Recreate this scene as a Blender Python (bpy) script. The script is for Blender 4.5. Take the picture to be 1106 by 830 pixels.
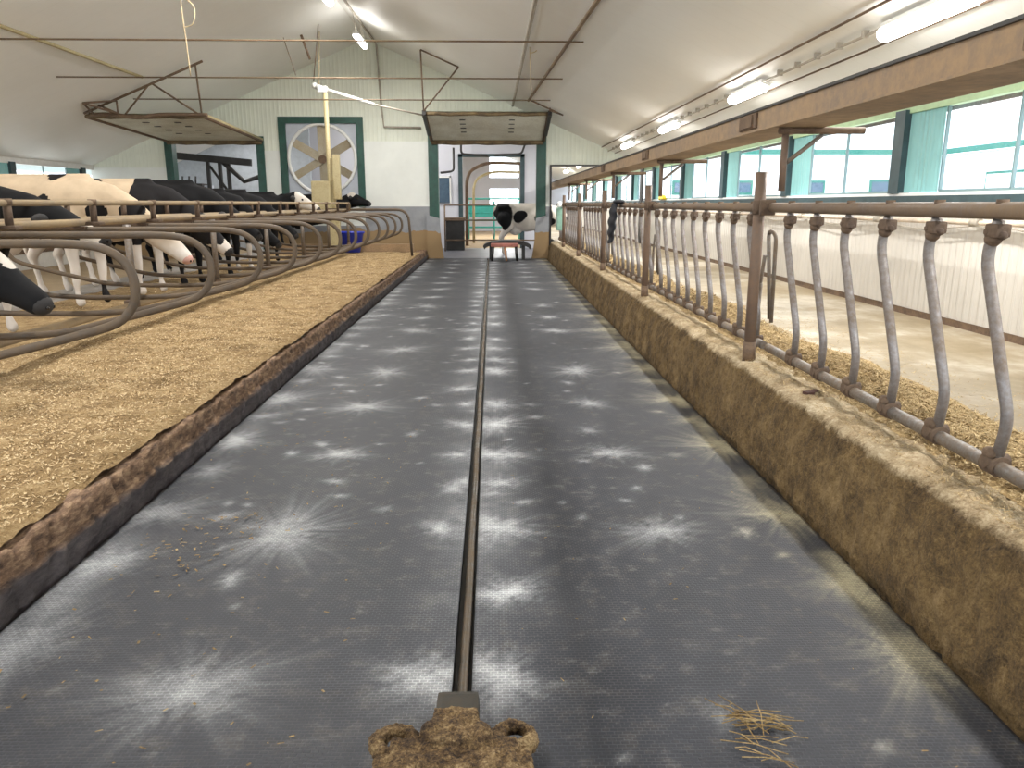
import bpy, bmesh, math, random
import numpy as np
from mathutils import Vector, Matrix, noise
random.seed(7); np.random.seed(7)
sc = bpy.context.scene
for o in list(bpy.data.objects): bpy.data.objects.remove(o)
COL = sc.collection
PI = math.pi
# ---------------------------------------------------------------- camera
F_PX = 831.0
pitch = math.atan(195/F_PX); yaw = math.atan(22/F_PX*math.cos(pitch))
cd = bpy.data.cameras.new('camera'); cam = bpy.data.objects.new('camera', cd); COL.objects.link(cam)
cd.sensor_fit = 'HORIZONTAL'; cd.sensor_width = 36; cd.lens = 36*F_PX/1106
cd.clip_start = .05; cd.clip_end = 300
cam.location = (0, 0, 1.5); cam.rotation_euler = (PI/2-pitch, 0, -yaw)
sc.camera = cam
# ---------------------------------------------------------------- view
sc.view_settings.view_transform = 'Standard'; sc.view_settings.look = 'None'
sc.view_settings.gamma = 1; sc.view_settings.use_curve_mapping = False
sc.view_settings.exposure = 0.78
# ---------------------------------------------------------------- sky
W = bpy.data.worlds.new('overcast_sky'); sc.world = W; W.use_nodes = True
bg = W.node_tree.nodes['Background']; bg.inputs[0].default_value = (.86, .93, 1, 1); bg.inputs[1].default_value = 3.4
# ---------------------------------------------------------------- lamps (the barn's tube fixtures, plus added fill lamps)
LAMPS_R = [1.7, 6.06, 10.12, 14.5, 18.8, 24, 29, 34]          # right row, under the slope
LAMPS_L = [2.5, 6.5, 10.5, 14.5, 18.4, 25, 30, 36]           # row under the ridge
LAMPS_FILL = [-2, 3, 8]                         # added row along the left side, out of view, for fill light
P_R, P_L, P_FILL, P_UP = 58, 86, 84, 5
def lamp_light(name, loc, rot, power, sx=.1, sy=1.2):
    l = bpy.data.lights.new(name, 'AREA'); l.shape = 'RECTANGLE'; l.size = sx; l.size_y = sy
    l.energy = power; l.color = (1, .975, .93)
    o = bpy.data.objects.new(name, l); COL.objects.link(o); o.location = loc; o.rotation_euler = rot
    return o

# ================================================================= helpers
def tag(o, label=None, cat=None, group=None, kind=None):
    if label: o['label'] = label
    if cat: o['category'] = cat
    if group: o['group'] = group
    if kind: o['kind'] = kind
    return o
def empty(name, loc=(0,0,0), rz=0, **k):
    o = bpy.data.objects.new(name, None); COL.objects.link(o); o.location = loc; o.rotation_euler = (0,0,rz)
    o.empty_display_size = .1
    return tag(o, **k)
def fillet(pts, rad, n=6):
    pts = [Vector(p) for p in pts]; out = [pts[0]]
    for i in range(1, len(pts)-1):
        a, b, c = pts[i-1], pts[i], pts[i+1]
        u = (a-b); v = (c-b); r = min(rad, u.length*.49, v.length*.49)
        p = b+u.normalized()*r; q = b+v.normalized()*r
        for k in range(n+1):
            t = k/n; out.append(p*(1-t)**2+b*2*t*(1-t)+q*t*t)
    out.append(pts[-1]); return out
def catmull(pts, n=6):
    P = [Vector(p) for p in pts]; P = [P[0]*2-P[1]]+P+[P[-1]*2-P[-2]]; out = []
    for i in range(1, len(P)-2):
        a, b, c, d = P[i-1:i+3]
        for k in range(n):
            t = k/n
            out.append(.5*((2*b)+(c-a)*t+(2*a-5*b+4*c-d)*t*t+(3*b-a-3*c+d)*t**3))
    out.append(P[-2]); return out
class MB:
    def __init__(s): s.bm = bmesh.new()
    def box(s, c, d, rot=None, bev=0):
        m = Matrix.LocRotScale(Vector(c), rot.to_quaternion() if rot else None, Vector(d))
        r = bmesh.ops.create_cube(s.bm, size=1, matrix=m)
        if bev:
            es = {e for v in r['verts'] for e in v.link_edges}
            bmesh.ops.bevel(s.bm, geom=list(es), offset=bev, segments=2, affect='EDGES', profile=.7)
        return s
    def b2(s, x0, x1, y0, y1, z0, z1, bev=0):
        return s.box(((x0+x1)/2,(y0+y1)/2,(z0+z1)/2), (abs(x1-x0),abs(y1-y0),abs(z1-z0)), bev=bev)
    def tube(s, pts, r, n=10, r1=None, cap=True, closed=False):
        pts = [Vector(p) for p in pts]; bm = s.bm; rings = []
        N = len(pts); up = None
        for i, p in enumerate(pts):
            if closed: t = pts[(i+1)%N]-pts[i-1]
            else: t = (pts[min(i+1,N-1)]-pts[max(i-1,0)])
            t.normalize()
            if up is None:
                up = Vector((0,0,1)) if abs(t.z) < .9 else Vector((1,0,0))
            a = up-t*up.dot(t)
            if a.length < 1e-4: a = t.orthogonal()
            a.normalize(); b = t.cross(a); up = a
            rr = r if r1 is None else r+(r1-r)*i/(N-1)
            rings.append([bm.verts.new(p+(a*math.cos(2*PI*k/n)+b*math.sin(2*PI*k/n))*rr) for k in range(n)])
        M = N if closed else N-1
        for i in range(M):
            A, B = rings[i], rings[(i+1)%N]
            for k in range(n):
                f = bm.faces.new((A[k], A[(k+1)%n], B[(k+1)%n], B[k])); f.smooth = True
        if cap and not closed:
            bm.faces.new(rings[0][::-1]); bm.faces.new(rings[-1])
        return s
    def ball(s, c, d, sub=2, rot=None):
        m = Matrix.LocRotScale(Vector(c), rot.to_quaternion() if rot else None, Vector(d))
        r = bmesh.ops.create_icosphere(s.bm, subdivisions=sub, radius=1, matrix=m)
        for v in r['verts']:
            for f in v.link_faces: f.smooth = True
        return s
    def limb(s, pts, step=.035, sub=1):       # pts: (x,y,z,r[,sy]) chain of overlapping balls
        for a, b in zip(pts, pts[1:]):
            A, B = Vector(a[:3]), Vector(b[:3]); L = (B-A).length; n = max(2, int(L/step))
            for k in range(n+1):
                t = k/n; r = a[3]+(b[3]-a[3])*t
                sy = (a[4] if len(a) > 4 else 1)*(1-t)+(b[4] if len(b) > 4 else 1)*t
                s.ball(A.lerp(B, t), (r, r*sy, r), sub=sub+ (1 if r > .12 else 0))
        return s
    def quad(s, *p):
        s.bm.faces.new([s.bm.verts.new(Vector(q)) for q in p]); return s
    def poly_prism(s, pts, axis, a, b):       # 2D outline extruded along axis
        def P(u, v, w):
            return {'x': (w,u,v), 'y': (u,w,v), 'z': (u,v,w)}[axis]
        A = [s.bm.verts.new(P(u,v,a)) for u,v in pts]; B = [s.bm.verts.new(P(u,v,b)) for u,v in pts]
        s.bm.faces.new(A[::-1]); s.bm.faces.new(B); n = len(pts)
        for i in range(n): s.bm.faces.new((A[i], A[(i+1)%n], B[(i+1)%n], B[i]))
        return s
    def build(s, name, m, parent=None, **k):
        bmesh.ops.recalc_face_normals(s.bm, faces=s.bm.faces)
        me = bpy.data.meshes.new(name); s.bm.to_mesh(me); s.bm.free()
        me.materials.append(m)
        o = bpy.data.objects.new(name, me); COL.objects.link(o)
        if parent: o.parent = parent
        return tag(o, **k)
def copy_tree(o, parent=None):
    c = o.copy(); COL.objects.link(c); c.parent = parent
    for ch in o.children: copy_tree(ch, c)
    return c
def grid_mesh(name, xs, ys, zf, m, attr=None, extra=None, m2=None, **k):
    X, Y = np.meshgrid(xs, ys); Z = zf(X, Y) if callable(zf) else np.full_like(X, zf)
    co = np.stack([X, Y, Z], -1).reshape(-1, 3); nx, ny = len(xs), len(ys)
    i = np.arange((ny-1)*(nx-1)); r = i//(nx-1); c = i%(nx-1); a = r*nx+c
    F = np.stack([a, a+1, a+1+nx, a+nx], -1)
    if extra is not None:
        ec, ef = extra; F = np.concatenate([F, ef+len(co)]); co = np.concatenate([co, ec])
    me = bpy.data.meshes.new(name)
    me.vertices.add(len(co)); me.vertices.foreach_set('co', co.astype(np.float32).ravel())
    me.loops.add(F.size); me.loops.foreach_set('vertex_index', F.astype(np.int32).ravel())
    me.polygons.add(len(F)); me.polygons.foreach_set('loop_start', (np.arange(len(F))*4).astype(np.int32))
    me.update(calc_edges=True)
    me.polygons.foreach_set('use_smooth', np.ones(len(F), bool))
    if attr is not None:
        A = me.attributes.new('mask', 'FLOAT', 'POINT'); A.data.foreach_set('value', attr.astype(np.float32).ravel())
    me.materials.append(m)
    if m2:
        me.materials.append(m2); i = np.zeros(len(F), np.int32); i[-len(extra[1]):] = 1; me.polygons.foreach_set('material_index', i)
    me.validate()
    o = bpy.data.objects.new(name, me); COL.objects.link(o)
    return tag(o, **k)
def vnoise(X, Y, s, seed=0):                  # smooth value noise, numpy
    r = np.random.RandomState(seed).rand(256, 256)
    x = X/s+1000; y = Y/s+1000; xi = np.floor(x).astype(int); yi = np.floor(y).astype(int)
    fx = x-xi; fy = y-yi; fx = fx*fx*(3-2*fx); fy = fy*fy*(3-2*fy)
    g = lambda a, b: r[a % 256, b % 256]
    return (g(xi,yi)*(1-fx)+g(xi+1,yi)*fx)*(1-fy)+(g(xi,yi+1)*(1-fx)+g(xi+1,yi+1)*fx)*fy
def flakes(n, xr, yr, zf, L, w, tilt=.4, lift=.004, ypow=1):
    x = np.random.uniform(*xr, n); y = yr[0]+(yr[1]-yr[0])*np.random.rand(n)**ypow
    z = zf(x, y)+np.random.rand(n)*lift
    a = np.random.rand(n)*2*PI; l = L*(.4+np.random.rand(n)); ww = w*(.5+np.random.rand(n)); t = (np.random.rand(n)-.5)*2*tilt
    dx = np.stack([np.cos(a)*np.cos(t), np.sin(a)*np.cos(t), np.sin(t)], -1)*l[:,None]/2
    t2 = (np.random.rand(n)-.5)*2*tilt
    dy = np.stack([-np.sin(a)*np.cos(t2), np.cos(a)*np.cos(t2), np.sin(t2)], -1)*ww[:,None]/2
    c = np.stack([x, y, z+.5*l*np.abs(np.sin(t))], -1)
    co = np.stack([c-dx-dy, c+dx-dy, c+dx+dy, c-dx+dy], 1).reshape(-1, 3)
    return co, np.arange(4*n).reshape(-1, 4)
def joinx(*ex):
    co = []; F = []; k = 0
    for c, f in ex: co.append(c); F.append(f+k); k += len(c)
    return np.concatenate(co), np.concatenate(F)

# ================================================================= materials
class NT:
    def __init__(s, name):
        s.m = bpy.data.materials.new(name); s.m.use_nodes = True; s.t = s.m.node_tree
        s.b = s.t.nodes['Principled BSDF']; s.out = s.t.nodes['Material Output']; s._c = None
    def n(s, t, **k):
        x = s.t.nodes.new(t)
        for a, v in k.items(): setattr(x, a, v)
        return x
    def lk(s, a, b): s.t.links.new(a, b)
    def co(s):
        if not s._c: s._c = s.n('ShaderNodeTexCoord').outputs['Object']
        return s._c
    def map(s, scale=(1,1,1), rot=(0,0,0)):
        m = s.n('ShaderNodeMapping'); m.inputs['Scale'].default_value = scale; m.inputs['Rotation'].default_value = rot
        s.lk(s.co(), m.inputs[0]); return m.outputs[0]
    def noise(s, scale, detail=4, rough=.6, vec=None, dist=0):
        x = s.n('ShaderNodeTexNoise'); x.inputs['Scale'].default_value = scale; x.inputs['Detail'].default_value = detail
        x.inputs['Roughness'].default_value = rough; x.inputs['Distortion'].default_value = dist
        s.lk(vec or s.co(), x.inputs['Vector']); return x.outputs['Fac']
    def ramp(s, fac, stops, interp='LINEAR'):
        r = s.n('ShaderNodeValToRGB'); r.color_ramp.interpolation = interp
        e = r.color_ramp.elements
        while len(e) < len(stops): e.new(.5)
        for q, (p, c) in zip(e, stops):
            q.position = p; q.color = (*c, 1) if isinstance(c, tuple) else (c, c, c, 1)
        s.lk(fac, r.inputs[0]); return r.outputs[0]
    def mix(s, f, a, b, mode='MIX'):
        x = s.n('ShaderNodeMix', data_type='RGBA', blend_type=mode)
        for sock, v in ((x.inputs[0], f), (x.inputs[6], a), (x.inputs[7], b)):
            if hasattr(v, 'is_linked') or hasattr(v, 'links'): s.lk(v, sock)
            elif isinstance(v, tuple): sock.default_value = (*v, 1)
            else: sock.default_value = v
        return x.outputs[2]
    def math(s, op, a, b=None, clamp=False):
        x = s.n('ShaderNodeMath', operation=op); x.use_clamp = clamp
        for sock, v in ((x.inputs[0], a), (x.inputs[1], b)):
            if v is None: continue
            if hasattr(v, 'links'): s.lk(v, sock)
            else: sock.default_value = v
        return x.outputs[0]
    def xyz(s):
        x = s.n('ShaderNodeSeparateXYZ'); s.lk(s.co(), x.inputs[0]); return x.outputs
    def set(s, color=None, rough=None, metal=None, bump=None, bstr=.3, bdist=.01, spec=None):
        for v, nm in ((color, 'Base Color'), (rough, 'Roughness'), (metal, 'Metallic'), (spec, 'Specular IOR Level')):
            if v is None: continue
            if hasattr(v, 'links'): s.lk(v, s.b.inputs[nm])
            else: s.b.inputs[nm].default_value = (*v, 1) if isinstance(v, tuple) else v
        if bump is not None:
            bp = s.n('ShaderNodeBump'); bp.inputs['Strength'].default_value = bstr; bp.inputs['Distance'].default_value = bdist
            s.lk(bump, bp.inputs['Height']); s.lk(bp.outputs[0], s.b.inputs['Normal'])
        return s.m
def simple(name, c, rough=.6, metal=0, var=.25, scale=8, bstr=.1):
    t = NT(name); f = t.noise(scale, 4)
    d = tuple(max(0, v*(1-var)) for v in c); l = tuple(min(1, v*(1+var)) for v in c)
    return t.set(t.ramp(f, [(.3, d), (.7, l)]), rough, metal, bump=f, bstr=bstr)
def dirty(name, base, dirt, amt=.5, scale=3, rough=.55, metal=0, fine=40, bstr=.3, band=.12):
    t = NT(name); a = t.noise(scale, 6, .65); b = t.noise(fine, 5, .7)
    f = t.math('ADD', t.math('MULTIPLY', a, .6), t.math('MULTIPLY', b, .4))
    m = t.ramp(f, [(max(0, 1-amt-band-.0), 0.), (min(1, 1-amt+band), 1.)])
    c = t.mix(m, base, dirt); r = t.ramp(m, [(0, rough), (1, .85)])
    mt = t.math('MULTIPLY', t.math('SUBTRACT', 1, m), metal)
    return t.set(t.mix(t.ramp(b, [(.3, 0.), (.8, .35)]), c, tuple(v*.45 for v in dirt)), r, mt, bump=b, bstr=bstr, bdist=.004)
def ribs(name, c, pitch, axis='x', dirt=None, strength=.5, zdirt=None):
    t = NT(name); X = t.xyz(); u = X[0] if axis == 'x' else X[1]
    s = t.math('FRACT', t.math('DIVIDE', u, pitch)); tri = t.math('ABSOLUTE', t.math('SUBTRACT', s, .5))
    h = t.ramp(tri, [(.28, 0.), (.36, 1.)]); n = t.noise(2.0, 5)
    col = t.ramp(n, [(.25, tuple(v*.88 for v in c)), (.7, c)])
    col = t.mix(t.ramp(tri, [(.45, 0.), (.5, .22)]), col, tuple(v*.45 for v in c))
    if dirt and zdirt:
        z = X[2]; zz = t.math('ADD', z, t.math('MULTIPLY', n, zdirt[2]))
        mm = t.n('ShaderNodeMapRange'); t.lk(zz, mm.inputs[0]); mm.inputs[1].default_value = zdirt[0]; mm.inputs[2].default_value = zdirt[1]
        mm.inputs[3].default_value = 1; mm.inputs[4].default_value = 0
        col = t.mix(mm.outputs[0], col, dirt)
    return t.set(col, .55, bump=h, bstr=strength, bdist=.012)
M = {}
M['ceil'] = (lambda t: t.set(t.mix(t.ramp(t.math('ABSOLUTE', t.math('SUBTRACT', t.math('FRACT', t.math('DIVIDE', t.xyz()[1], .3)), .5)), [(.46, 0.), (.5, .18)]),
      t.ramp(t.noise(.5, 5, .6), [(.3, (.83, .825, .79)), (.7, (.88, .875, .845))]), (.68, .67, .62)), .5,
      bump=t.noise(3, 2, vec=t.map((1, 6, 1))), bstr=.12, bdist=.02))(NT('painted_ceiling_sheet'))
M['wall_up'] = ribs('corrugated_white_sheet', (.78, .81, .70), .11, 'x', strength=.5)
M['wall_lo'] = simple('smooth_white_panel', (.76, .78, .74), .45, var=.05, scale=1.5)
M['wall_r'] = ribs('ribbed_white_wall', (.68, .65, .60), .105, 'y', strength=.6)
M['wall_out'] = ribs('outside_white_siding', (.80, .84, .87), .25, 'x', strength=.3)
M['wains'] = (lambda t: t.set(t.mix(t.ramp(t.math('ADD', t.xyz()[2], t.math('MULTIPLY', t.noise(1.2, 5), .5)), [(.0, 1.), (1.0, 1.), (1.3, 0.)]),
      t.ramp(t.noise(3, 4), [(.3, (.24, .25, .27)), (.7, (.32, .33, .35))]), (.30, .20, .10)), .8, bump=t.noise(9, 4), bstr=.2))(NT('grey_block_with_mud'))
M['green'] = simple('dark_green_paint', (.010, .062, .045), .45, var=.25)
M['teal'] = simple('teal_curtain_sheet', (.24, .49, .50), .5, var=.08, scale=2)
M['dteal'] = simple('dark_teal_post', (.035, .065, .075), .5, var=.2)
M['whitetrim'] = simple('white_trim', (.8, .8, .78), .4, var=.05)
M['pipe'] = dirty('dirty_galvanised_pipe', (.20, .19, .185), (.19, .135, .085), .50, 5, .38, .7)
M['pipe2'] = dirty('manure_brushed_pipe', (.072, .06, .052), (.12, .084, .052), .55, 4, .42, .35)
M['rail'] = dirty('dusty_tan_rail', (.18, .14, .10), (.32, .235, .135), .55, 3, .6, .1)
M['bar'] = dirty('worn_steel_bar', (.27, .265, .275), (.19, .145, .11), .50, 3.5, .30, .75, bstr=.2)
M['post'] = dirty('rusty_fence_post', (.12, .088, .07), (.20, .125, .08), .5, 4, .55, .3)
M['toprail'] = dirty('rusty_top_rail', (.16, .12, .095), (.24, .165, .10), .5, 3, .5, .3)
M['clamp'] = dirty('rust_caked_clamp', (.075, .05, .038), (.16, .105, .065), .5, 8, .8, .2, bstr=.8)
M['beam'] = dirty('rusty_brown_beam', (.34, .22, .115), (.24, .19, .15), .46, 1.6, .55, .1, fine=14, bstr=.15)
M['black'] = simple('black_steel', (.022, .020, .019), .5, var=.3)
M['rust'] = dirty('brown_rust_iron', (.10, .065, .045), (.20, .13, .08), .5, 5, .7, .3)
M['tie'] = dirty('rusty_tie_rod', (.14, .085, .05), (.34, .26, .15), .42, .8, .7, .2)
M['cond'] = simple('dusty_conduit', (.38, .34, .28), .6, var=.2)
M['cream'] = dirty('yellowed_cream_enamel', (.46, .39, .22), (.32, .24, .11), .42, 2, .5)
M['doorp'] = dirty('grimy_door_panel', (.78, .78, .68), (.36, .30, .18), .38, 1.5, .5, band=.2)
M['grime'] = dirty('grimy_door_edge', (.08, .055, .03), (.28, .2, .1), .45, 4, .8)
M['wood'] = dirty('mud_stained_wood', (.34, .22, .12), (.20, .13, .07), .45, 2, .8)
M['blue'] = simple('blue_plastic', (.012, .03, .38), .35, var=.15)
M['fanring'] = simple('fan_white_ring', (.72, .72, .70), .4, var=.05)
M['fanpanel'] = simple('fan_housing_grey', (.45, .48, .54), .5, var=.06)
M['fanblade'] = dirty('dusty_fan_blade', (.42, .38, .30), (.34, .28, .18), .5, 2, .6)
M['rope'] = simple('sisal_rope', (.45, .36, .22), .9)
M['dark'] = simple('dark_wet_concrete', (.02, .019, .018), .35, var=.5)
M['concrete'] = dirty('grey_concrete', (.34, .32, .30), (.22, .18, .14), .45, 1.2, .8)
M['tanfloor'] = dirty('dusty_tan_floor', (.40, .29, .17), (.30, .22, .13), .5, 1.5, .9)
M['redtop'] = simple('faded_red_cover', (.36, .13, .10), .7)
M['tealgate'] = simple('teal_gate_paint', (.05, .42, .38), .45, var=.1)
M['yellow'] = simple('yellow_plastic', (.75, .55, .02), .4)
M['jacket'] = simple('black_cloth', (.012, .013, .018), .85, var=.3)
M['sage'] = simple('sage_green_plastic', (.22, .38, .30), .5)
M['lav'] = simple('lavender_white_wall', (.62, .62, .68), .6, var=.05, scale=1)
M['bounce_ground'] = simple('pale_bounce_ground', (.55, .54, .50), .9, var=.4, scale=2)  # ground made pale to bounce daylight up onto the ceiling
M['roof'] = ribs('pale_metal_roof', (.62, .74, .76), .4, 'x', strength=.3)
M['tealtrim'] = simple('teal_fascia', (.015, .14, .11), .5, var=.05)
M['fascia'] = dirty('weathered_fascia', (.45, .38, .36), (.26, .20, .22), .5, 3, .8)
M['wframe'] = simple('grey_teal_frame', (.16, .24, .25), .5, var=.1)
M['lime_strip'] = simple('light_green_strip', (.45, .62, .38), .6, var=.1)
t = NT('window_glass')
mx = t.n('ShaderNodeMixShader'); tr = t.n('ShaderNodeBsdfTransparent'); gl = t.n('ShaderNodeBsdfGlossy'); gl.inputs['Roughness'].default_value = .05
mx.inputs[0].default_value = .07; t.lk(tr.outputs[0], mx.inputs[1]); t.lk(gl.outputs[0], mx.inputs[2]); t.lk(mx.outputs[0], t.out.inputs[0]); M['glass'] = t.m
t = NT('lit_tube_diffuser'); t.b.inputs['Emission Color'].default_value = (1, .98, .94, 1); t.b.inputs['Emission Strength'].default_value = 11; t.b.inputs['Base Color'].default_value = (.9,.9,.9,1); M['tube'] = t.m
# window panes of the house opposite
M['hpane'] = simple('dark_window_pane', (.06, .10, .15), .12, var=.2)

# rubber mat: small moulded tiles, lime dust in the mask
t = NT('moulded_rubber_mat')
br = t.n('ShaderNodeTexBrick'); br.offset = .5
br.inputs['Scale'].default_value = 1; br.inputs['Brick Width'].default_value = .024; br.inputs['Row Height'].default_value = .014
br.inputs['Mortar Size'].default_value = .0022; br.inputs['Mortar Smooth'].default_value = .5
t.lk(t.co(), br.inputs['Vector']); joint = br.outputs['Fac']
big = t.noise(1.1, 5, .6); fine = t.noise(60, 4, .75); mid = t.noise(9, 6, .72); strk = t.noise(7, 5, .75, vec=t.map((1, 5, 1)))
base = t.ramp(big, [(.3, (.022, .024, .031)), (.5, (.036, .039, .049)), (.72, (.058, .060, .070))])
base = t.mix(t.ramp(mid, [(.5, 0.), (.72, .5)]), base, (.12, .105, .085))
base = t.mix(t.math('MULTIPLY', joint, t.ramp(mid, [(.35, .08), (.7, .55)])), base, (.15, .155, .175))
at = t.n('ShaderNodeAttribute'); at.attribute_name = 'mask'
msk = at.outputs['Fac']
tex = t.math('ADD', t.math('MULTIPLY', mid, .6), t.math('ADD', t.math('MULTIPLY', fine, .35), t.math('MULTIPLY', strk, .35)))
lime = t.math('MULTIPLY', msk, t.ramp(tex, [(.45, .25), (.85, 1.5)]))
lime = t.math('MULTIPLY', lime, t.math('ADD', .75, t.math('MULTIPLY', joint, .55)), clamp=True)
# faint dust everywhere
dust = t.ramp(t.math('MULTIPLY', mid, strk), [(.30, 0.), (.52, .26)])
lime = t.math('MAXIMUM', lime, dust)
xr = t.n('ShaderNodeMapRange'); t.lk(t.xyz()[0], xr.inputs[0]); xr.inputs[1].default_value = .9; xr.inputs[2].default_value = 1.35
limec = t.mix(xr.outputs[0], (.62, .64, .66), (.52, .47, .32))
col = t.mix(lime, base, limec)
bh = t.math('SUBTRACT', t.math('MULTIPLY', fine, .3), joint)
M['mat'] = t.set(col, t.ramp(t.math('ADD', t.math('MULTIPLY', big, .6), t.math('MULTIPLY', mid, .4)), [(.3, .42), (.7, .7)]), spec=.3, bump=bh, bstr=.9, bdist=.005)

def organic(name, stops, s1=3, s2=35, s3=120, bstr=.9, bdist=.012, rough=.95, vec=None, con=1.5):
    t = NT(name); a = t.noise(s1, 4, .6); b = t.noise(s2, 6, .75); c = t.noise(s3, 3, .8)
    f = t.math('ADD', t.math('MULTIPLY', a, .35), t.math('ADD', t.math('MULTIPLY', b, .35), t.math('MULTIPLY', c, .3)))
    f = t.math('ADD', t.math('MULTIPLY', f, con), .5-.5*con)
    return t.set(t.ramp(f, stops), rough, bump=t.math('ADD', b, c), bstr=bstr, bdist=bdist)
M['saw'] = organic('sawdust', [(.30, (.10, .062, .022)), (.42, (.24, .15, .06)), (.53, (.37, .25, .115)), (.66, (.52, .38, .20))], 4, 30, 110, bdist=.014)
M['chip'] = organic('pale_wood_chips', [(.36, (.36, .23, .10)), (.5, (.56, .41, .22)), (.62, (.80, .66, .44))], 60, 140, 300, .3)
M['stalk'] = organic('dry_stalks', [(.38, (.12, .075, .03)), (.5, (.36, .25, .11)), (.62, (.70, .56, .33))], 50, 140, 300, .3)
def kerb_right():
    t = NT('manure_caked_kerb'); a = t.noise(4, 4, .6); b = t.noise(25, 6, .75); c = t.noise(90, 3, .8)
    f = t.math('ADD', t.math('MULTIPLY', a, .35), t.math('ADD', t.math('MULTIPLY', b, .35), t.math('MULTIPLY', c, .3)))
    f = t.math('ADD', t.math('MULTIPLY', f, 1.6), -.3)
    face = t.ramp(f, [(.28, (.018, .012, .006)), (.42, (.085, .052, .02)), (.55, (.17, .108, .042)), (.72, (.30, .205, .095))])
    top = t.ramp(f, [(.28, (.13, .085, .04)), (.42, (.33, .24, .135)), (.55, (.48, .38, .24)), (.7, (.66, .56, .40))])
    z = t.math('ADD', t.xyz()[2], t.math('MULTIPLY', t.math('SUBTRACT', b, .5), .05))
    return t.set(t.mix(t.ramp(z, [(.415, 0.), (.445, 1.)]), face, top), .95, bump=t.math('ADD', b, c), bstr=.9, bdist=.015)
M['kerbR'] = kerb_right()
M['manure'] = organic('caked_manure', [(.30, (.012, .007, .004)), (.43, (.07, .04, .018)), (.55, (.19, .118, .05)), (.70, (.40, .29, .15))], 9, 45, 130, 1, .01, con=2.0)
M['straw'] = organic('straw', [(.36, (.10, .062, .024)), (.5, (.27, .18, .075)), (.64, (.50, .37, .18))], 4, 30, 100, .3, .003)
M['kerbtop'] = organic('straw_dusted_concrete', [(.34, (.13, .085, .04)), (.45, (.31, .225, .125)), (.54, (.46, .36, .225)), (.66, (.62, .52, .36))], 3, 30, 90, .6, .01)
t = NT('pale_dusty_feed_floor'); a = t.noise(.9, 6, .65); b = t.noise(7, 6, .75, vec=t.map((1, .35, 1)))
M['feedfloor'] = t.set(t.mix(t.ramp(b, [(.45, 0.), (.7, .5)]), t.ramp(a, [(.35, (.20, .15, .08)), (.5, (.29, .235, .155)), (.62, (.44, .39, .31))]), (.17, .125, .065)), .55, bump=b, bstr=.15)
t = NT('two_tone_kerb')
n1 = t.noise(6, 6, .7); n2 = t.noise(30, 5, .75, vec=t.map((1, .3, 1))); X = t.xyz()
zz = t.math('ADD', X[2], t.math('MULTIPLY', t.math('SUBTRACT', n1, .5), .05))
low = t.ramp(n2, [(.3, (.045, .036, .036)), (.55, (.105, .088, .09)), (.8, (.19, .155, .145))])
upc = t.ramp(n2, [(.34, (.06, .034, .022)), (.5, (.22, .13, .078)), (.66, (.46, .31, .19))])
M['kerbL'] = t.set(t.mix(t.ramp(zz, [(.10, 0.), (.125, 1.)]), low, upc), .75, bump=t.math('ADD', n2, n1), bstr=.7, bdist=.012)
def hide_mat(name, dark=(.012, .011, .012), white=(.74, .68, .60)):
    t = NT(name); at = t.n('ShaderNodeAttribute'); at.attribute_name = 'mask'
    n = t.noise(14, 4, .7); m = t.ramp(t.math('ADD', at.outputs['Fac'], t.math('MULTIPLY', t.math('SUBTRACT', n, .5), .18)), [(.46, 0.), (.54, 1.)])
    w = t.ramp(t.noise(5, 4), [(.3, tuple(v*.8 for v in white)), (.7, white)])
    w = t.mix(t.ramp(t.math('ADD', t.xyz()[2], t.math('MULTIPLY', t.noise(3, 3), .3)), [(.75, 1.), (1.15, 0.)]), w, (.62, .57, .52))
    return t.set(t.mix(m, dark, w), .8, spec=.2, bump=t.noise(70, 3), bstr=.15, bdist=.004)
M['hide'] = hide_mat('black_and_white_hide', dark=(.006, .006, .007), white=(.60, .55, .49)); M['hide_tan'] = hide_mat('cream_and_black_hide', white=(.56, .44, .31)); M['hide_w'] = hide_mat('white_faced_hide', white=(.80, .68, .60))
M['ear'] = simple('ear_hide', (.02, .018, .018), .8); M['eye'] = simple('glossy_eye', (.01, .008, .008), .1); M['nose'] = simple('pink_muzzle', (.55, .32, .27), .5)

# ================================================================= setting
YE, YB, YF = 22.0, -7.0, 44.0
EV, RX, RZ, SL = 4.2, -3.3, 5.75, .43
LX = 2*RX-EV
def cz(x): return RZ-SL*abs(x-RX)
MB().b2(-11.2, 4.3, YB, YF, -.30, -.06).build('floor', M['dark'], kind='structure')
MB().b2(-11.2, -6.4, YB, YF, -.06, 0).build('floor_left_alley', M['tanfloor'], kind='structure')
b = MB(); zc = .08
for x0, x1 in ((LX-.1, RX), (RX, EV+.1)):
    b.poly_prism([(x0, cz(x0)), (x1, cz(x1)), (x1, cz(x1)+zc), (x0, cz(x0)+zc)], 'y', YB, YF)
b.build('ceiling', M['ceil'], kind='structure')
b = MB(); b.poly_prism([(EV+.1, cz(EV+.1)+.12), (EV+.3, cz(EV+.3)+.12), (EV+.3, cz(EV+.3)+.16), (RX, RZ+.16), (RX, RZ+.1)], 'y', YB, YF)
b.poly_prism([(LX-.1, cz(LX-.1)+.09), (LX-.75, cz(LX-.75)+.09), (LX-.75, cz(LX-.75)+.14), (RX, RZ+.16), (RX, RZ+.1)], 'y', YB, YF)
b.build('roof_sheeting', M['roof'], kind='structure')
MB().b2(EV+.31, EV+.35, YB, YF, 2.392, 2.58).build('trim_1', M['fascia'], kind='structure')
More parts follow.
